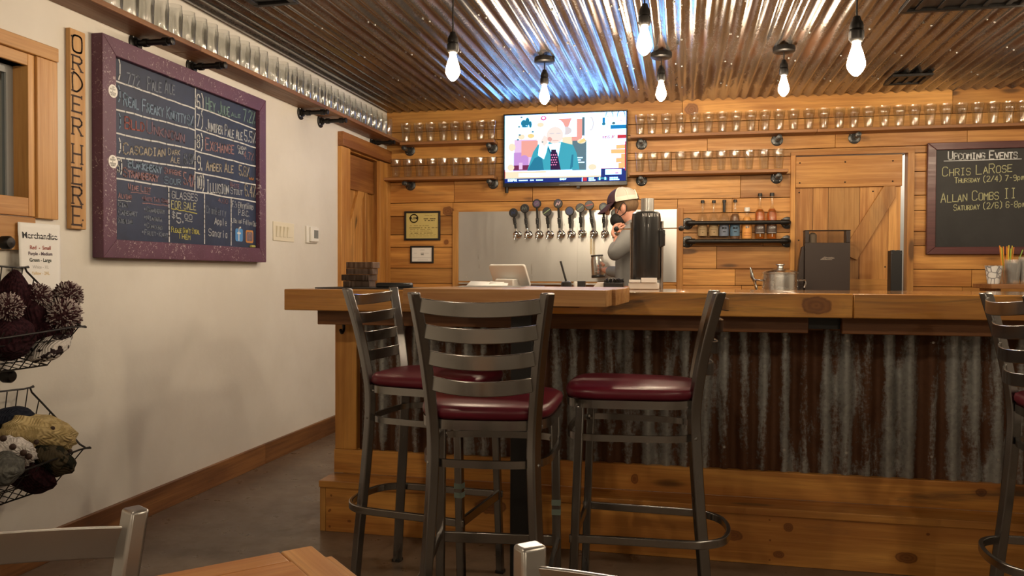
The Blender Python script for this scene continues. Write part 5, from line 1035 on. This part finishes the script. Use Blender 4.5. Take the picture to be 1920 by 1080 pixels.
# ============================================================ STOOLS, CHAIRS, TABLES
TAPE = plain('tape_green', (.17, .22, .19), .7)
def seat_outline(k=1.0, n=40):
    pts = []
    for i in range(n):
        a = 2*PI*i/n; cx, cy = math.cos(a), math.sin(a); e = .42
        x = math.copysign(abs(cx)**e, cx); y = math.copysign(abs(cy)**e, cy)
        y = .008+.198*y+.012*(1-x*x)*math.copysign(1, y); wd = .172+.035*(y+.2)/.4
        pts.append((x*wd*k, (y-.008)*k+.008))
    return pts
def ladder_seat(name, label, cat, loc_, rotz, sh, th, n_slat, group, steel, bar, taped=False):
    """four-legged metal ladder-back seat facing local +y: sh seat height, th height of the back"""
    t = thing(name, label, cat, loc_, rotz, group); ring = sh-.055; f = sh/.78
    zc = lambda z: z*f if z <= .78 else sh+(z-.78)*(th-sh)/(1.085-.78)
    prof = [(.168, -.238, 0), (.158, -.222, .22), (.146, -.205, .42), (.138, -.193, .6), (.138, -.190, .71), (.145, -.203, .82), (.158, -.228, .95), (.176, -.262, 1.085)]
    for s_ in (-1, 1):
        pts = smooth([(s_*x, y, zc(z)) for x, y, z in prof], 5)
        A = Vector((math.cos(.5), s_*-math.sin(.5), 0)) if s_ > 0 else Vector((math.cos(.5), math.sin(.5), 0)); A = Vector((math.cos(.55), -s_*math.sin(.55), 0)); B = Vector((s_*math.sin(.55), math.cos(.55), 0))
        def off(i, tt, A=A, B=B): return [A*.0135+B*.018, -A*.0135+B*.018, -A*.0135-B*.018, A*.0135-B*.018]
        mb = MB().sweep(pts, off); e = pts[-1]
        bp = mb.obj('back_post', steel, t, bevel=.005, seg=3)
        MB().box(s_*.168-.017, s_*.168+.017, -.255, -.221, 0, .012).obj('foot_cap', M['black'], bp, bevel=.002)
    for s_ in (-1, 1):
        pts = [(s_*.189, .188, .0), (s_*.179, .165, ring-.002)]
        def off2(i, tt): return [Vector((.0135, .0135, 0)), Vector((-.0135, .0135, 0)), Vector((-.0135, -.0135, 0)), Vector((.0135, -.0135, 0))]
        lg = MB().sweep(pts, off2).obj('leg', steel, t, bevel=.004)
        MB().box(s_*.189-.016, s_*.189+.016, .172, .204, 0, .012).obj('foot_cap', M['black'], lg, bevel=.002)
        if taped and s_ > 0:
            for z_ in (.395, .425): q_ = 1-z_/ring; MB().box(s_*(.179+.01*q_)-.0142, s_*(.179+.01*q_)+.0142, .165+.023*q_-.0142, .165+.023*q_+.0142, z_-.009, z_+.009).obj('tape_mark', TAPE, lg)
    for k in range(n_slat):
        z = (1.052, .984, .914, .845)[k]; h = .040
        if n_slat == 3: z = (1.045, .967, .885)[k]
        z = zc(z); zs = [zc(q[2]) for q in prof]
        for a, b in zip(prof, prof[1:]):
            if zc(a[2]) <= z <= zc(b[2]): q = (z-zc(a[2]))/(zc(b[2])-zc(a[2])); xx, yy = a[0]+(b[0]-a[0])*q, a[1]+(b[1]-a[1])*q
        xx -= .008; yy -= .004
        bo = 1.0 if sh > .6 else .45; zd = .011 if sh > .6 else 0; pts = smooth([(-xx, yy, z), (-xx*.72, yy-.020*bo, z-zd*.5), (-xx*.36, yy-.034*bo, z-zd*.87), (0, yy-.039*bo, z-zd), (xx*.36, yy-.034*bo, z-zd*.87), (xx*.72, yy-.020*bo, z-zd*.5), (xx, yy, z)], 5)
        MB().strip(pts, .007, h*(th-sh)/.305 if n_slat == 3 else h).obj('slat', bar, t, bevel=.002)
    o1 = seat_outline(1.0); lay = [(1.0, ring+.021), (1.03, ring+.03), (1.035, ring+.040), (1.02, ring+.050), (.95, ring+.0575), (.8, ring+.061), (.4, ring+.063)]
    vs = []; n = len(o1)
    for k, z in lay: vs += [(x*k, (y-.008)*k+.008, z) for x, y in o1]
    fs = [tuple(range(n-1, -1, -1))]+[(i*n+q, i*n+(q+1) % n, (i+1)*n+(q+1) % n, (i+1)*n+q) for i in range(len(lay)-1) for q in range(n)]+[tuple(range((len(lay)-1)*n, len(lay)*n))]
    MB().add(vs, fs).obj('seat_cushion', M['burgundy_vinyl'], t, sharp=70)
    mb = MB(); mb.strip([(x, y, ring+.006) for x, y in seat_outline(1.0, 48)], .008, .026, True); mb.box(-.16, .16, -.17, .18, ring-.002, ring+.003)
    mb.obj('seat_frame', bar, t)
    if sh > .6:
        mb = MB(); mb.strip([(x, y, ring-.10) for x, y in seat_outline(.985, 48)], .010, .021, True)
        for s_ in (-1, 1):
            for y in (-.19, .168): mb.ball((s_*(.143 if y < 0 else .172), y, ring-.10), .012, 8)
        mb.obj('support_hoop', bar, t)
        fz = .300
        mb = MB(); mb.strip(smooth([(-.192, .196, fz), (-.182, .05, fz), (-.176, -.14, fz), (-.165, -.225, fz), (-.11, -.285, fz), (0, -.305, fz), (.11, -.285, fz), (.165, -.225, fz), (.176, -.14, fz), (.182, .05, fz), (.192, .196, fz)], 5), .014, .026)
        mb.obj('footrest_hoop', bar, t, bevel=.003)
        MB().box(-.182, .182, .176, .188, fz-.017, fz+.017).obj('stretcher', bar, t, bevel=.003)
    else:
        MB().box(-.17, .17, .17, .18, .16, .18).box(-.15, .15, -.225, -.215, .16, .18).obj('stretcher', bar, t, bevel=.003)
    return t
SG = 'burgundy bar stools'
ST_, SB = M['stool_steel'], M['stool_bar']
ladder_seat('bar_stool', 'metal ladder-back bar stool with burgundy seat, its back turned squarely to the viewer', 'stool', (-.548, 2.286, 0), math.radians(6.5), .78, 1.09, 4, SG, ST_, SB, True)
ladder_seat('bar_stool', 'metal bar stool with burgundy seat at the table side nearest the white wall', 'stool', (-.885, 2.80, 0), math.radians(-97), .78, 1.085, 4, SG, ST_, SB, True)
ladder_seat('bar_stool', 'metal bar stool seen exactly from the side, facing the table before the knotty bar edge', 'stool', (-.155, 2.71, 0), math.radians(90.5), .78, 1.085, 4, SG, ST_, SB)
ladder_seat('bar_stool', 'metal bar stool cut by the right picture edge below the plastic cups', 'stool', (1.20, 2.635, 0), math.radians(-91), .78, 1.085, 4, SG, ST_, SB)
CS = M['chair_steel']
ladder_seat('dining_chair', 'silver metal chair back beside the low table, below the wire baskets', 'chair', (-.80, .698, 0), math.radians(208.4), .45, .80, 3, 'silver metal chairs', CS, CS)
ladder_seat('dining_chair', 'silver metal chair back whose rounded post stands before the bar stools', 'chair', (-.091, .684, 0), math.radians(163.7), .45, .80, 3, 'silver metal chairs', CS, CS)
# tall table between the stools
t = thing('pub_table', 'tall square pale wood table between the three stools on a black post', 'table', (-.547, 2.765, 0), math.radians(-3))
a_, z1 = .345, 1.09; z0 = z1-.052; mb = MB(); k = [-.345, -.2, -.06, .08, .21, .345]
def col_(x): return 1
for a, b in zip(k, k[1:]):
    cut = .012
    mb.box(-a_+(cut if a < -.3 or b > .3 else 0), a_-(cut if a < -.3 or b > .3 else 0), a*.87+.0006, b*.87-.0006, z0, z1, 0, rr.random()*.5+.2)
mb.obj('table_top', M['table_wood'], t, bevel=.002)
MB().box(-.039, .039, -.039, .039, .03, z0-.012).obj('pedestal', M['black'], t, bevel=.004)
mb = MB().box(-.25, .25, -.035, .035, 0, .03).box(-.035, .035, -.25, .25, 0, .03); mb.obj('base', M['black'], t, bevel=.006)
MB().box(-.2, .2, -.03, .03, z0-.014, z0-.001).box(-.03, .03, -.2, .2, z0-.014, z0-.001).obj('top_bracket', M['black'], t, bevel=.002)
tag(MB().add([(-.13, -.1, 0), (.13, -.1, 0), (.13, .1, .003), (-.13, .1, .002)], [(0, 1, 2, 3)]).obj('menu_sleeve', clear('sleeve', (.95, .95, .97), 2.0, .1, .1, .1), loc=(-.68, 2.8, z1+.002)), 'clear plastic menu sleeve lying on the tall table', 'menu')
# low table in front
cn = P('z', .755, 588, 1024); t = thing('low_table', 'low table of mixed pine strips, only its far corner showing at the bottom', 'table', (cn.x+.02-.014, cn.y-.505, 0), math.radians(-43.8))
h = .36; mb = MB()
for i in range(9):
    y0 = -h+.045+(2*h-.09)*i/9; y1 = -h+.045+(2*h-.09)*(i+1)/9
    mb.box(y0+.0008, y1-.0008, -h+.045, h-.045, .725, .755, 0, rr.random())
mb.obj('table_top', M['low_table_wood'], t, bevel=.0015)
M['low_x'] = wood('low_border', (.62, .31, .095), (.38, .15, .035), 'x', .4, coat=.15, autoknots=.2, grey=.35)
MB().box(-h, h, h-.045, h, .715, .755, 0, .6).box(-h, h, -h, -h+.045, .715, .755, 0, .3).box(-h+.02, h-.03, h, h+.022, .708, .742, 0, .4).obj('border_board', M['low_x'], t, bevel=.003)
MB().box(-h, -h+.045, -h+.046, h-.046, .715, .755, 0, .6).box(h-.045, h, -h+.046, h-.046, .715, .755, 0, .9).obj('border_board', M['low_table_wood'], t, bevel=.003)
MB().box(-.04, .04, -.04, .04, .02, .72).obj('pedestal', M['black'], t, bevel=.004); MB().box(-.27, .27, -.04, .04, 0, .03).box(-.04, .04, -.27, .27, 0, .03).obj('base', M['black'], t, bevel=.004)
# ============================================================ HAT BASKETS
def basket(label, dz, ye):
    """wire basket hung on the wall, mouth tipped towards the room; ye = far end"""
    yn = ye-.66; t = thing('wire_basket', label, 'basket', (XL+.02, (yn+ye)/2, .94+dz)); c = (XL+.02, (yn+ye)/2, .94+dz)
    A = lambda y: Vector((-2.40, y, 1.155+dz)); B = lambda y: Vector((-2.16, y, .94+dz)); Cc = lambda y: Vector((-2.265, y, .80+dz)); D_ = lambda y: Vector((-2.425, y, .83+dz))
    mb = MB(); r = .012; rim = smooth([A(yn), A(ye-.02), A(ye)*.93+B(ye)*.07, B(ye)*.93+A(ye)*.07, B(ye-.02), B(yn)], 4, True)
    mb.tube(rim, .0036, 8, True); loc(mb, 'rim', M['black_iron'], t, c)
    mb = MB(); yi = ye-.035; w_ = .0022
    n = 14
    for i in range(n+1):
        q = i/n; y = yn+(ye-yn)*q; yb_ = yn+.035+(yi-yn-.035)*q; mb.tube([A(y), D_(yb_), Cc(yb_), B(y)], w_, 5)
    for k_ in (.33, .66):
        y_ = ye-.035*k_; mb.tube([A(yn)*(1-k_)+D_(yn+.035)*k_, A(ye)*(1-k_)+D_(yi)*k_, B(ye)*(1-k_)+Cc(yi)*k_, B(yn)*(1-k_)+Cc(yn+.035)*k_], w_, 5)
    mb.tube([D_(yn+.035), D_(yi), Cc(yi), Cc(yn+.035)], .003, 6, True)
    mb.tube([(D_(yn+.035)+Cc(yn+.035))/2, (D_(yi)+Cc(yi))/2], w_, 5)
    for k_ in (.2, .4, .6, .8):
        a, b = A(ye)*(1-k_)+B(ye)*k_, D_(yi)*(1-k_)+Cc(yi)*k_; mb.tube([a, b], w_, 5)
        a, b = A(yn)*(1-k_)+B(yn)*k_, D_(yn+.035)*(1-k_)+Cc(yn+.035)*k_; mb.tube([a, b], w_, 5)
    loc(mb, 'wire_mesh', M['black_iron'], t, c)
    return t
EY_ = 2.535
basket('upper black wire basket of burgundy pom-pom hats on the white wall', 0, EY_)
basket('lower black wire basket of yellow and camouflage hats on the white wall', -.452, EY_+.02)
for k, (px, py, lab) in enumerate(((5, 455, 'dark pipe hook above the upper wire basket, below the window'), (8, 705, 'dark pipe hook between the two wire baskets'))):
    q = P('x', XL+.09, px, py); t = thing('pipe_hook', lab, 'hook', (XL, q.y, q.z)); RX = Matrix(((0, 0, 1, 0), (1, 0, 0, 0), (0, 1, 0, 0), (0, 0, 0, 1)))
    MB().lathe([(0, 0), (.05, 0), (.05, .008), (.045, .012), (.026, .014), (.026, .03), (0, .03)], 28, xf=RX).obj('flange', M['pipe_grey'], t)
    MB().lathe([(0, .02), (.016, .02), (.016, .09), (.024, .092), (.024, .118), (.018, .126), (0, .128)], 20, xf=RX).obj('pipe_end', M['black_iron'], t)
def knit(name, c0, c1, sc=90, thr=(.45, .55)):
    m = NT(name); p = m.obj(); w_ = m.n('ShaderNodeTexWave'); m.put(w_.inputs['Vector'], p); w_.inputs['Scale'].default_value = 45; w_.inputs['Distortion'].default_value = 1.5
    nz = m.noise(p, sc, 3); m.set(Base_Color=m.mix(m.ramp(nz, *thr), c0, c1), Roughness=.95); m.b.inputs['Specular IOR Level'].default_value = .1; m.bump(m.math('ADD', w_.outputs[1], nz), .6, .006); return m.mat
KB = knit('knit_burgundy', (.018, .006, .009), (.034, .011, .015)); KP = knit('pom_yarn', (.04, .012, .018), (.52, .45, .43), 60, (.44, .56)); KY = knit('knit_yellow', (.42, .32, .15), (.55, .43, .22), 50); KW = knit('knit_white', (.5, .47, .45), (.62, .58, .56), 60); KC = knit('knit_camo', (.02, .02, .014), (.075, .06, .038), 22, (.47, .5)); KN = knit('knit_navy', (.012, .014, .024), (.02, .022, .035)); KG = knit('knit_grey', (.085, .085, .08), (.125, .125, .115), 70); KS = knit('knit_stripe', (.03, .02, .022), (.55, .52, .5), 34, (.48, .5))
HX = -2.27
def lump(name, mat, t, px, py, rx, rz, x=HX, ry=None, amp=.06, fq=5, seed=0, tilt=0.0, rib=0.0):
    q = P('x', x, px, py)-t.location; sc_ = (Vector((x, 0, CAMZ))-P('x', x, px, py)).length/1505*0+P('x', x, px, py).length/1505*.9
    sd = seed*1.7
    def fn(d):
        a = math.atan2(d.x, d.y); return 1+amp*(math.sin(fq*d.x+sd)*math.cos(fq*d.y-sd)+.6*math.sin(fq*1.9*d.z+sd*2+d.y*3))+rib*math.sin(14*a)
    R = Matrix.Translation(q) @ Matrix.Rotation(tilt, 4, 'X')
    return MB().ball((0, 0, 0), (ry or rx*sc_*.9, rx*sc_*1.25, rz*sc_), 36, xf=R, fn=fn).obj(name, mat, t, sharp=180)
def pom(t, px, py, rpx, x, mat=None):
    q = P('x', x, px, py); s_ = q.length/1505*.9*rpx; r5 = random.Random(int(px*7+py))
    mb = MB(); mb.ball((0, 0, 0), s_*.8, 14, 1)
    for k in range(900):
        d = Vector((r5.gauss(0, 1), r5.gauss(0, 1), r5.gauss(0, 1))).normalized(); e = d*s_*r5.uniform(.9, 1.04); a = d*s_*.72
        sd = d.orthogonal().normalized()*s_*.045; s2 = d.cross(sd).normalized()*s_*.045; j = Vector((r5.uniform(-1, 1), r5.uniform(-1, 1), r5.uniform(-1, 1)))*s_*.09
        mb.add([a+sd, a-sd*.5+s2, a-sd*.5-s2, e+j+sd*.8, e+j-sd*.4+s2*.8, e+j-sd*.4-s2*.8], [(0, 1, 4, 3), (1, 2, 5, 4), (2, 0, 3, 5), (3, 4, 5)], 0 if r5.random() < .5 else 1)
    o = mb.obj('pompom', [INK['grey'] if False else POM1, POM0], t, sharp=180); o.location = q-t.location; return o
POM0 = plain('pom_dark', (.06, .025, .03), .95, spec=.1); POM1 = plain('pom_light', (.42, .36, .35), .95, spec=.1)
def hat(label, px, py, x=HX, group='hats in the upper basket'):
    return thing('knit_hat', label, 'hat', P('x', x, px, py), 0, group)
t = hat('burgundy knit hat with two-tone pom-pom at the far corner of the upper basket', 105, 625)
lump('hat_body', KB, t, 92, 625, 34, 30, seed=1, rib=.02); pom(t, 127, 555, 25, -2.25)
t = hat('burgundy knit hat with grey-flecked pom-pom resting low on the basket rim', 70, 590)
lump('hat_body', KB, t, 62, 590, 26, 52, x=-2.29, seed=2, rib=.025, tilt=.25); pom(t, 117, 592, 31, -2.22)
t = hat('dark burgundy hat standing tallest in the upper basket', 32, 575)
lump('hat_body', KB, t, 32, 570, 24, 55, x=-2.31, seed=3, rib=.03, tilt=.2); pom(t, 72, 555, 22, -2.27)
t = hat('burgundy hat with pom-pom at the left picture edge in the upper basket', 15, 620)
lump('hat_body', KB, t, 12, 632, 40, 40, x=-2.25, seed=4, rib=.02); pom(t, 14, 577, 25, -2.22)
t = hat('dark and white patterned knit hat low in the upper basket', 85, 650)
lump('hat_body', KS, t, 92, 650, 34, 20, x=-2.235, seed=5, tilt=.4)
g2 = 'hats in the lower basket'
t = hat('mustard yellow slouchy knit hat with dark buttons in the lower basket', 75, 815, -2.27, g2)
o = lump('hat_body', KY, t, 72, 815, 58, 33, x=-2.27, seed=6, amp=.09, fq=7, rib=.012, tilt=-.35)
for px, py in ((98, 803), (68, 829), (131, 846)):
    q = P('x', -2.185, px, py)-t.location; MB().ball(q, .009, 10).obj('button', INK['burn'], t)
t = hat('white chunky knit headband with dark buttons in the lower basket', 30, 845, -2.22, g2)
lump('hat_body', KW, t, 24, 846, 36, 22, x=-2.22, seed=7, amp=.13, fq=9, tilt=-.5)
for px, py in ((6, 822), (24, 838), (44, 849), (54, 856)):
    q = P('x', -2.145, px, py)-t.location; MB().ball(q, .011, 10).obj('button', INK['burn'], t)
t = hat('dark camouflage knit hat under the yellow one in the lower basket', 90, 860, -2.2, g2)
lump('hat_body', KC, t, 96, 862, 38, 26, x=-2.215, seed=8, amp=.07, tilt=-.6)
t = hat('navy hat at the back of the lower basket', 20, 775, -2.33, g2)
lump('hat_body', KN, t, 20, 783, 34, 18, x=-2.33, seed=9)
t = hat('grey felt cap at the left picture edge in the lower basket', 5, 880, -2.17, g2)
lump('hat_body', KG, t, 2, 880, 32, 30, x=-2.18, seed=10)
t = hat('very dark hat at the bottom of the lower basket', 55, 890, -2.25, g2)
lump('hat_body', KB, t, 55, 893, 42, 26, x=-2.255, seed=11, tilt=-.6)
# ============================================================ PERSON BEHIND THE BAR
def skin(chains, name, mat, parent, root, sub=2, extra=None):
    """chains: lists of (key or None, x, y, z, radius); a chain may start with a known key to branch"""
    vs = []; es = []; rad = []; idx = {}
    for ch in chains:
        prev = None
        for q in ch:
            if isinstance(q, str): prev = idx[q]; continue
            k, x, y, z, r = q; vs.append((x, y, z)); rad.append(r); i = len(vs)-1
            if k: idx[k] = i
            if prev is not None: es.append((prev, i))
            prev = i
    me = bpy.data.meshes.new(name); me.from_pydata(vs, es, []); o = bpy.data.objects.new(name, me); COL.objects.link(o)
    md = o.modifiers.new('skin', 'SKIN'); md.use_smooth_shade = True
    for i, d in enumerate(me.skin_vertices[0].data):
        r = rad[i]; d.radius = r if isinstance(r, tuple) else (r, r); d.use_root = (i == idx[root])
    sb = o.modifiers.new('sub', 'SUBSURF'); sb.levels = sub; sb.render_levels = sub
    bpy.context.view_layer.update(); dg = bpy.context.evaluated_depsgraph_get(); m2 = bpy.data.meshes.new_from_object(o.evaluated_get(dg)); bpy.data.objects.remove(o)
    mb = MB(); mb.v = [tuple(v.co) for v in m2.vertices]; mb.f = [tuple(p.vertices) for p in m2.polygons]; mb.m = [0]*len(mb.f); mb.r = [0.0]*len(mb.f)
    return mb
GY = 5.65
def W(px, py, y): q = P('y', y, px, py); return (q.x, q.y, q.z)
base = P('y', GY, 1196, 500); man = thing('person', 'person in grey sweatshirt, mesh cap and black mask filling a steel growler at the taps', 'person', (base.x, GY, 0))
off0 = Vector((base.x, GY, 0))
def J(k, p, r): v = Vector(p)-off0; return (k, v.x, v.y, v.z, r)
hd = Vector(W(1168, 392, GY)); HR = .083
pel = (base.x, GY, .98); ch_ = W(1196, 452, GY); nk = W(1190, 415, GY)
sL = W(1192, 432, GY-.17); sR = W(1188, 430, GY+.17)
eL = W(1147, 482, GY-.25); wL = W(1158, 454, GY-.19); hL = W(1159, 442, GY-.16)
eR = W(1168, 512, GY+.30); wR = W(1139, 508, GY+.42); hR = W(1129, 505, GY+.45)
skm = NT('skin'); skm.set(Base_Color=(.62, .30, .21), Roughness=.5); skm.b.inputs['Subsurface Weight'].default_value = .0; skm = skm.mat
body = skin([[J('pel', pel, (.13, .10)), J('ab', (base.x, GY, 1.12), (.13, .10)), J('ch', ch_, (.14, .10)), J('nb', nk, .068), J('nm', tuple((Vector(nk)*.5+hd*.5)+Vector((.012, 0, -.01))), .058), J('h0', (hd.x+.012, hd.y, hd.z-.035), .062), J('h1', (hd.x, hd.y, hd.z+.03), .086), J('h2', (hd.x-.005, hd.y, hd.z+.10), .07)],
 ['h0', J('jaw', (hd.x-.055, hd.y, hd.z-.055), .042)], ['h1', J('brow', (hd.x-.062, hd.y, hd.z+.02), .05)], 
 ['ch', J('sL', sL, .055), J('eL', eL, .042), J('wL', wL, .028), J('pL', hL, (.034, .02))], ['ch', J('sR', sR, .055), J('eR', eR, .042), J('wR', wR, .028), J('pR', hR, (.034, .02))],
 ['pel', J('tL', (base.x, GY-.09, .9), .085), J('kL', (base.x-.02, GY-.1, .5), .058), J('aL', (base.x+.02, GY-.1, .08), .04), J(None, (base.x-.12, GY-.1, .04), .035)], ['pel', J('tR', (base.x, GY+.09, .9), .085), J('kR', (base.x-.02, GY+.1, .5), .058), J('aR', (base.x+.02, GY+.1, .08), .04), J(None, (base.x-.12, GY+.1, .04), .035)]], 'body', skm, man, 'pel')
def fingers(mb, palm, dirv, side, curl):
    """five separate fingers from the palm: dirv along the hand, side towards the thumb, curl = closing direction"""
    d, s_, c_ = Vector(dirv).normalized(), Vector(side).normalized(), Vector(curl).normalized(); p = Vector(palm)-off0
    for k, (o_, ln) in enumerate(((.026, .068), (.009, .076), (-.009, .072), (-.025, .056))):
        a = p+s_*o_+d*.025; pts = [a, a+d*ln*.4+c_*.006, a+d*ln*.62+c_*.028, a+d*ln*.6+c_*.052]
        mb.tube(smooth(pts, 4), [.0095-.0022*q/12 for q in range(13)], 10); mb.ball(pts[-1], .0072, 8)
    a = p+s_*.028-d*.015; pts = [a, a+s_*.022+d*.022+c_*.01, a+s_*.024+d*.045+c_*.026]
    mb.tube(smooth(pts, 4), [.0115, .0112, .011, .0105, .010, .0098, .0095, .009, .0085], 10); mb.ball(pts[-1], .0082, 8)
fingers(body, hL, (-.25, .25, .9), (-.6, -.3, .1), (.75, .4, .3))
fingers(body, hR, (-.95, .2, 0), (0, 0, 1), (-.2, .95, -.1))
# ears and nose
h0 = hd-off0
for s_ in (-1, 1):
    body.ball((h0.x+.012, h0.y+s_*.083, h0.z-.002), (.021, .010, .034), 14); body.ball((h0.x+.010, h0.y+s_*.089, h0.z-.004), (.012, .007, .022), 10)
body.ball((h0.x-.108, h0.y, h0.z-.022), (.018, .014, .02), 12); body.tube([(h0.x-.098, h0.y, h0.z+.02), (h0.x-.112, h0.y, h0.z-.018)], [.009, .013], 10)
body.obj('body', skm, man, sharp=180)
mb = MB()
for s_ in (-1, 1): mb.ball((h0.x-.098, h0.y+s_*.034, h0.z+.012), (.010, .014, .010), 12)
mb.obj('eye', [plain('eye_dark', (.05, .03, .025), .2)], man)
gsw = plain('sweatshirt', (.25, .25, .25), .9, spec=.2, var=.12, vs=14, bump=.25)
nkl = Vector(nk)
sw = skin([[J('pel', (base.x, GY, .95), (.165, .125)), J('ab', (base.x, GY, 1.10), (.17, .13)), J('a2', (base.x+.0, GY, 1.24), (.175, .135)), J('ch', ch_, (.175, .13)), J('nb', (nkl.x+.012, nkl.y, nkl.z-.012), (.092, .088))],
 ['ch', J('sL', sL, .085), J('mL', tuple((Vector(sL)+Vector(eL))/2+Vector((0, -.01, 0))), .073), J('eL', eL, .062), J('fL', tuple((Vector(eL)+Vector(wL))/2), .052), J('wL', wL, .037)],
 ['ch', J('sR', sR, .085), J('mR', tuple((Vector(sR)+Vector(eR))/2), .07), J('eR', eR, .058), J('fR', tuple((Vector(eR)+Vector(wR))/2), .048), J('wR', wR, .038)]], 'sw', gsw, man, 'pel')
sw.obj('sweatshirt', gsw, man, sharp=180)
pn = skin([[J('pel', (base.x, GY, .95), (.15, .115)), J('tL', (base.x, GY-.09, .86), .1), J('kL', (base.x-.02, GY-.1, .5), .074), J('aL', (base.x+.02, GY-.1, .12), .058)], ['pel', J('tR', (base.x, GY+.09, .86), .1), J('kR', (base.x-.02, GY+.1, .5), .074), J('aR', (base.x+.02, GY+.1, .12), .058)]], 'pn', gsw, man, 'pel')
pn.obj('trousers', plain('denim', (.03, .04, .07), .8), man, sharp=180)
mb = MB()
for s_ in (-1, 1): mb.ball((-.06, s_*.1, .045), (.15, .052, .044), 18)
mb.obj('shoe', M['black'], man)
# hair, cap, mask
mb = MB(); mb.ball((h0.x+.022, h0.y, h0.z+.034), (.086, .087, .075), 26); mb.obj('hair', plain('hair_fair', (.19, .115, .06), .8, var=.35, vs=90), man)
CT = Matrix.Translation((h0.x, h0.y, h0.z+.052)) @ Matrix.Rotation(math.radians(-9), 4, 'Y')
def dome(th0, th1, a0, a1, k=1.0, n=14, m_=28):
    vs = []; 
    for i in range(n+1):
        th = th0+(th1-th0)*i/n
        for j in range(m_+1):
            a = a0+(a1-a0)*j/m_; vs.append((.112*k*math.sin(th)**.85*math.cos(a), .101*k*math.sin(th)**.85*math.sin(a), .098*k*math.cos(th)))
    return vs, [(i*(m_+1)+j, i*(m_+1)+j+1, (i+1)*(m_+1)+j+1, (i+1)*(m_+1)+j) for i in range(n) for j in range(m_)]
capm = plain('cap_mesh', (.50, .46, .40), .8, var=.1, vs=200); capd = plain('cap_maroon', (.055, .022, .032), .8); seam = plain('cap_seam', (.68, .63, .54), .8)
cap = MB()
v, f = dome(.02, PI/2, -PI*.62, PI*.62); cap.add(v, f, 0, 0, CT)
v, f = dome(.02, PI/2, PI*.62, PI*1.38); cap.add(v, f, 1, 0, CT)
v, f = dome(.95, PI/2, -.42, .42, 1.012); cap.add(v, f, 1, 0, CT)
v, f = dome(1.28, PI/2+.02, -PI*.62, -.45, 1.02); cap.add(v, f, 2, 0, CT)
for a in (-1.95, -1.15, .0, 1.15, 1.95):
    if a: cap.tube([CT @ Vector((.114*math.sin(th)**.85*math.cos(a), .103*math.sin(th)**.85*math.sin(a), .0995*math.cos(th))) for th in [.05+1.5*i/12 for i in range(13)]], .0035, 6, mat=2)
cap.tube([CT @ Vector((.115*math.cos(a)*math.sin(th)**.85, .104*math.sin(a)*math.sin(th)**.85, .0995*math.cos(th))) for a, th in [(-.45, 1.57), (-.42, 1.2), (-.3, .95), (0, .86), (.3, .95), (.42, 1.2), (.45, 1.57)]], .006, 8, mat=2)
cap.ball(CT @ Vector((0, 0, .099)), .008, 10, 1)
brim = []
for i in range(13):
    a = -1.0+2.0*i/12; brim.append((-(.10*math.cos(a)+.0), .10*math.sin(a), .002, -(.105+.082*math.cos(a*1.35)), .088*math.sin(a), -.032-.02*math.cos(a)-.014*abs(math.sin(a))))
vs = [(b[0], b[1], b[2]) for b in brim]+[(b[3], b[4], b[5]) for b in brim]
vs += [(x, y, z-.004) for x, y, z in vs]; n = 13
fs = [(i, i+1, n+i+1, n+i) for i in range(n-1)]+[(2*n+i+1, 2*n+i, 3*n+i, 3*n+i+1) for i in range(n-1)]+[(n+i, n+i+1, 3*n+i+1, 3*n+i) for i in range(n-1)]
brm = MB().add(vs, fs, 0, 0, CT)
cp = cap.obj('cap', [capm, capd, seam], man, sharp=60); brm.obj('brim', capd, cp, sharp=60)
mb = MB(); mb.ball((h0.x-.034, h0.y, h0.z-.078), (.056, .062, .052), 24)
for s_ in (-1, 1):
    mb.tube(smooth([(h0.x-.035, h0.y+s_*.078, h0.z-.035), (h0.x-.012, h0.y+s_*.093, h0.z+.012), (h0.x+.008, h0.y+s_*.096, h0.z+.036), (h0.x+.03, h0.y+s_*.094, h0.z+.014), (h0.x+.024, h0.y+s_*.09, h0.z-.03), (h0.x-.02, h0.y+s_*.075, h0.z-.06)], 5), .0032, 6)
mb.obj('face_mask', plain('mask_black', (.010, .010, .011), .75), man, sharp=180)
# growler in the lower hand
g0 = Vector(W(1122, 521, GY+.50)); t = thing('growler', 'steel growler bottle held under the pouring tap by the person', 'bottle', g0); hg = W(1122, 478, GY+.50)[2]-g0.z; R = Matrix.Rotation(math.radians(-4), 4, 'Y')
gr_ = MB().lathe([(0, 0), (.046, 0), (.05, .006), (.05, hg*.78), (.047, hg*.86), (.044, hg*.9), (.044, hg), (.038, hg), (.038, hg*.9), (0, hg*.88)], 36, xf=R).obj('body', M['can_steel'], t)
MB().lathe([(.0505, .002), (.052, .004), (.052, .02), (.0505, .022)], 36, xf=R).lathe([(.0445, hg*.93), (.047, hg*.94), (.047, hg), (.0445, hg)], 36, xf=R).obj('rim_band', M['pipe_grey'], t)
L = Letter((-hg*.03, -.0515, 0), (1, 0, 0), (0, 0, 1), (0, -1, 0)); L.line([(.006+.024*math.cos(2*PI*i/24), hg*.6+.03*math.sin(2*PI*i/24)) for i in range(25)], .004, 'grey'); L.line([(-.012, hg*.27), (.02, hg*.27)], .004, 'grey')
L.build(INK, gr_)
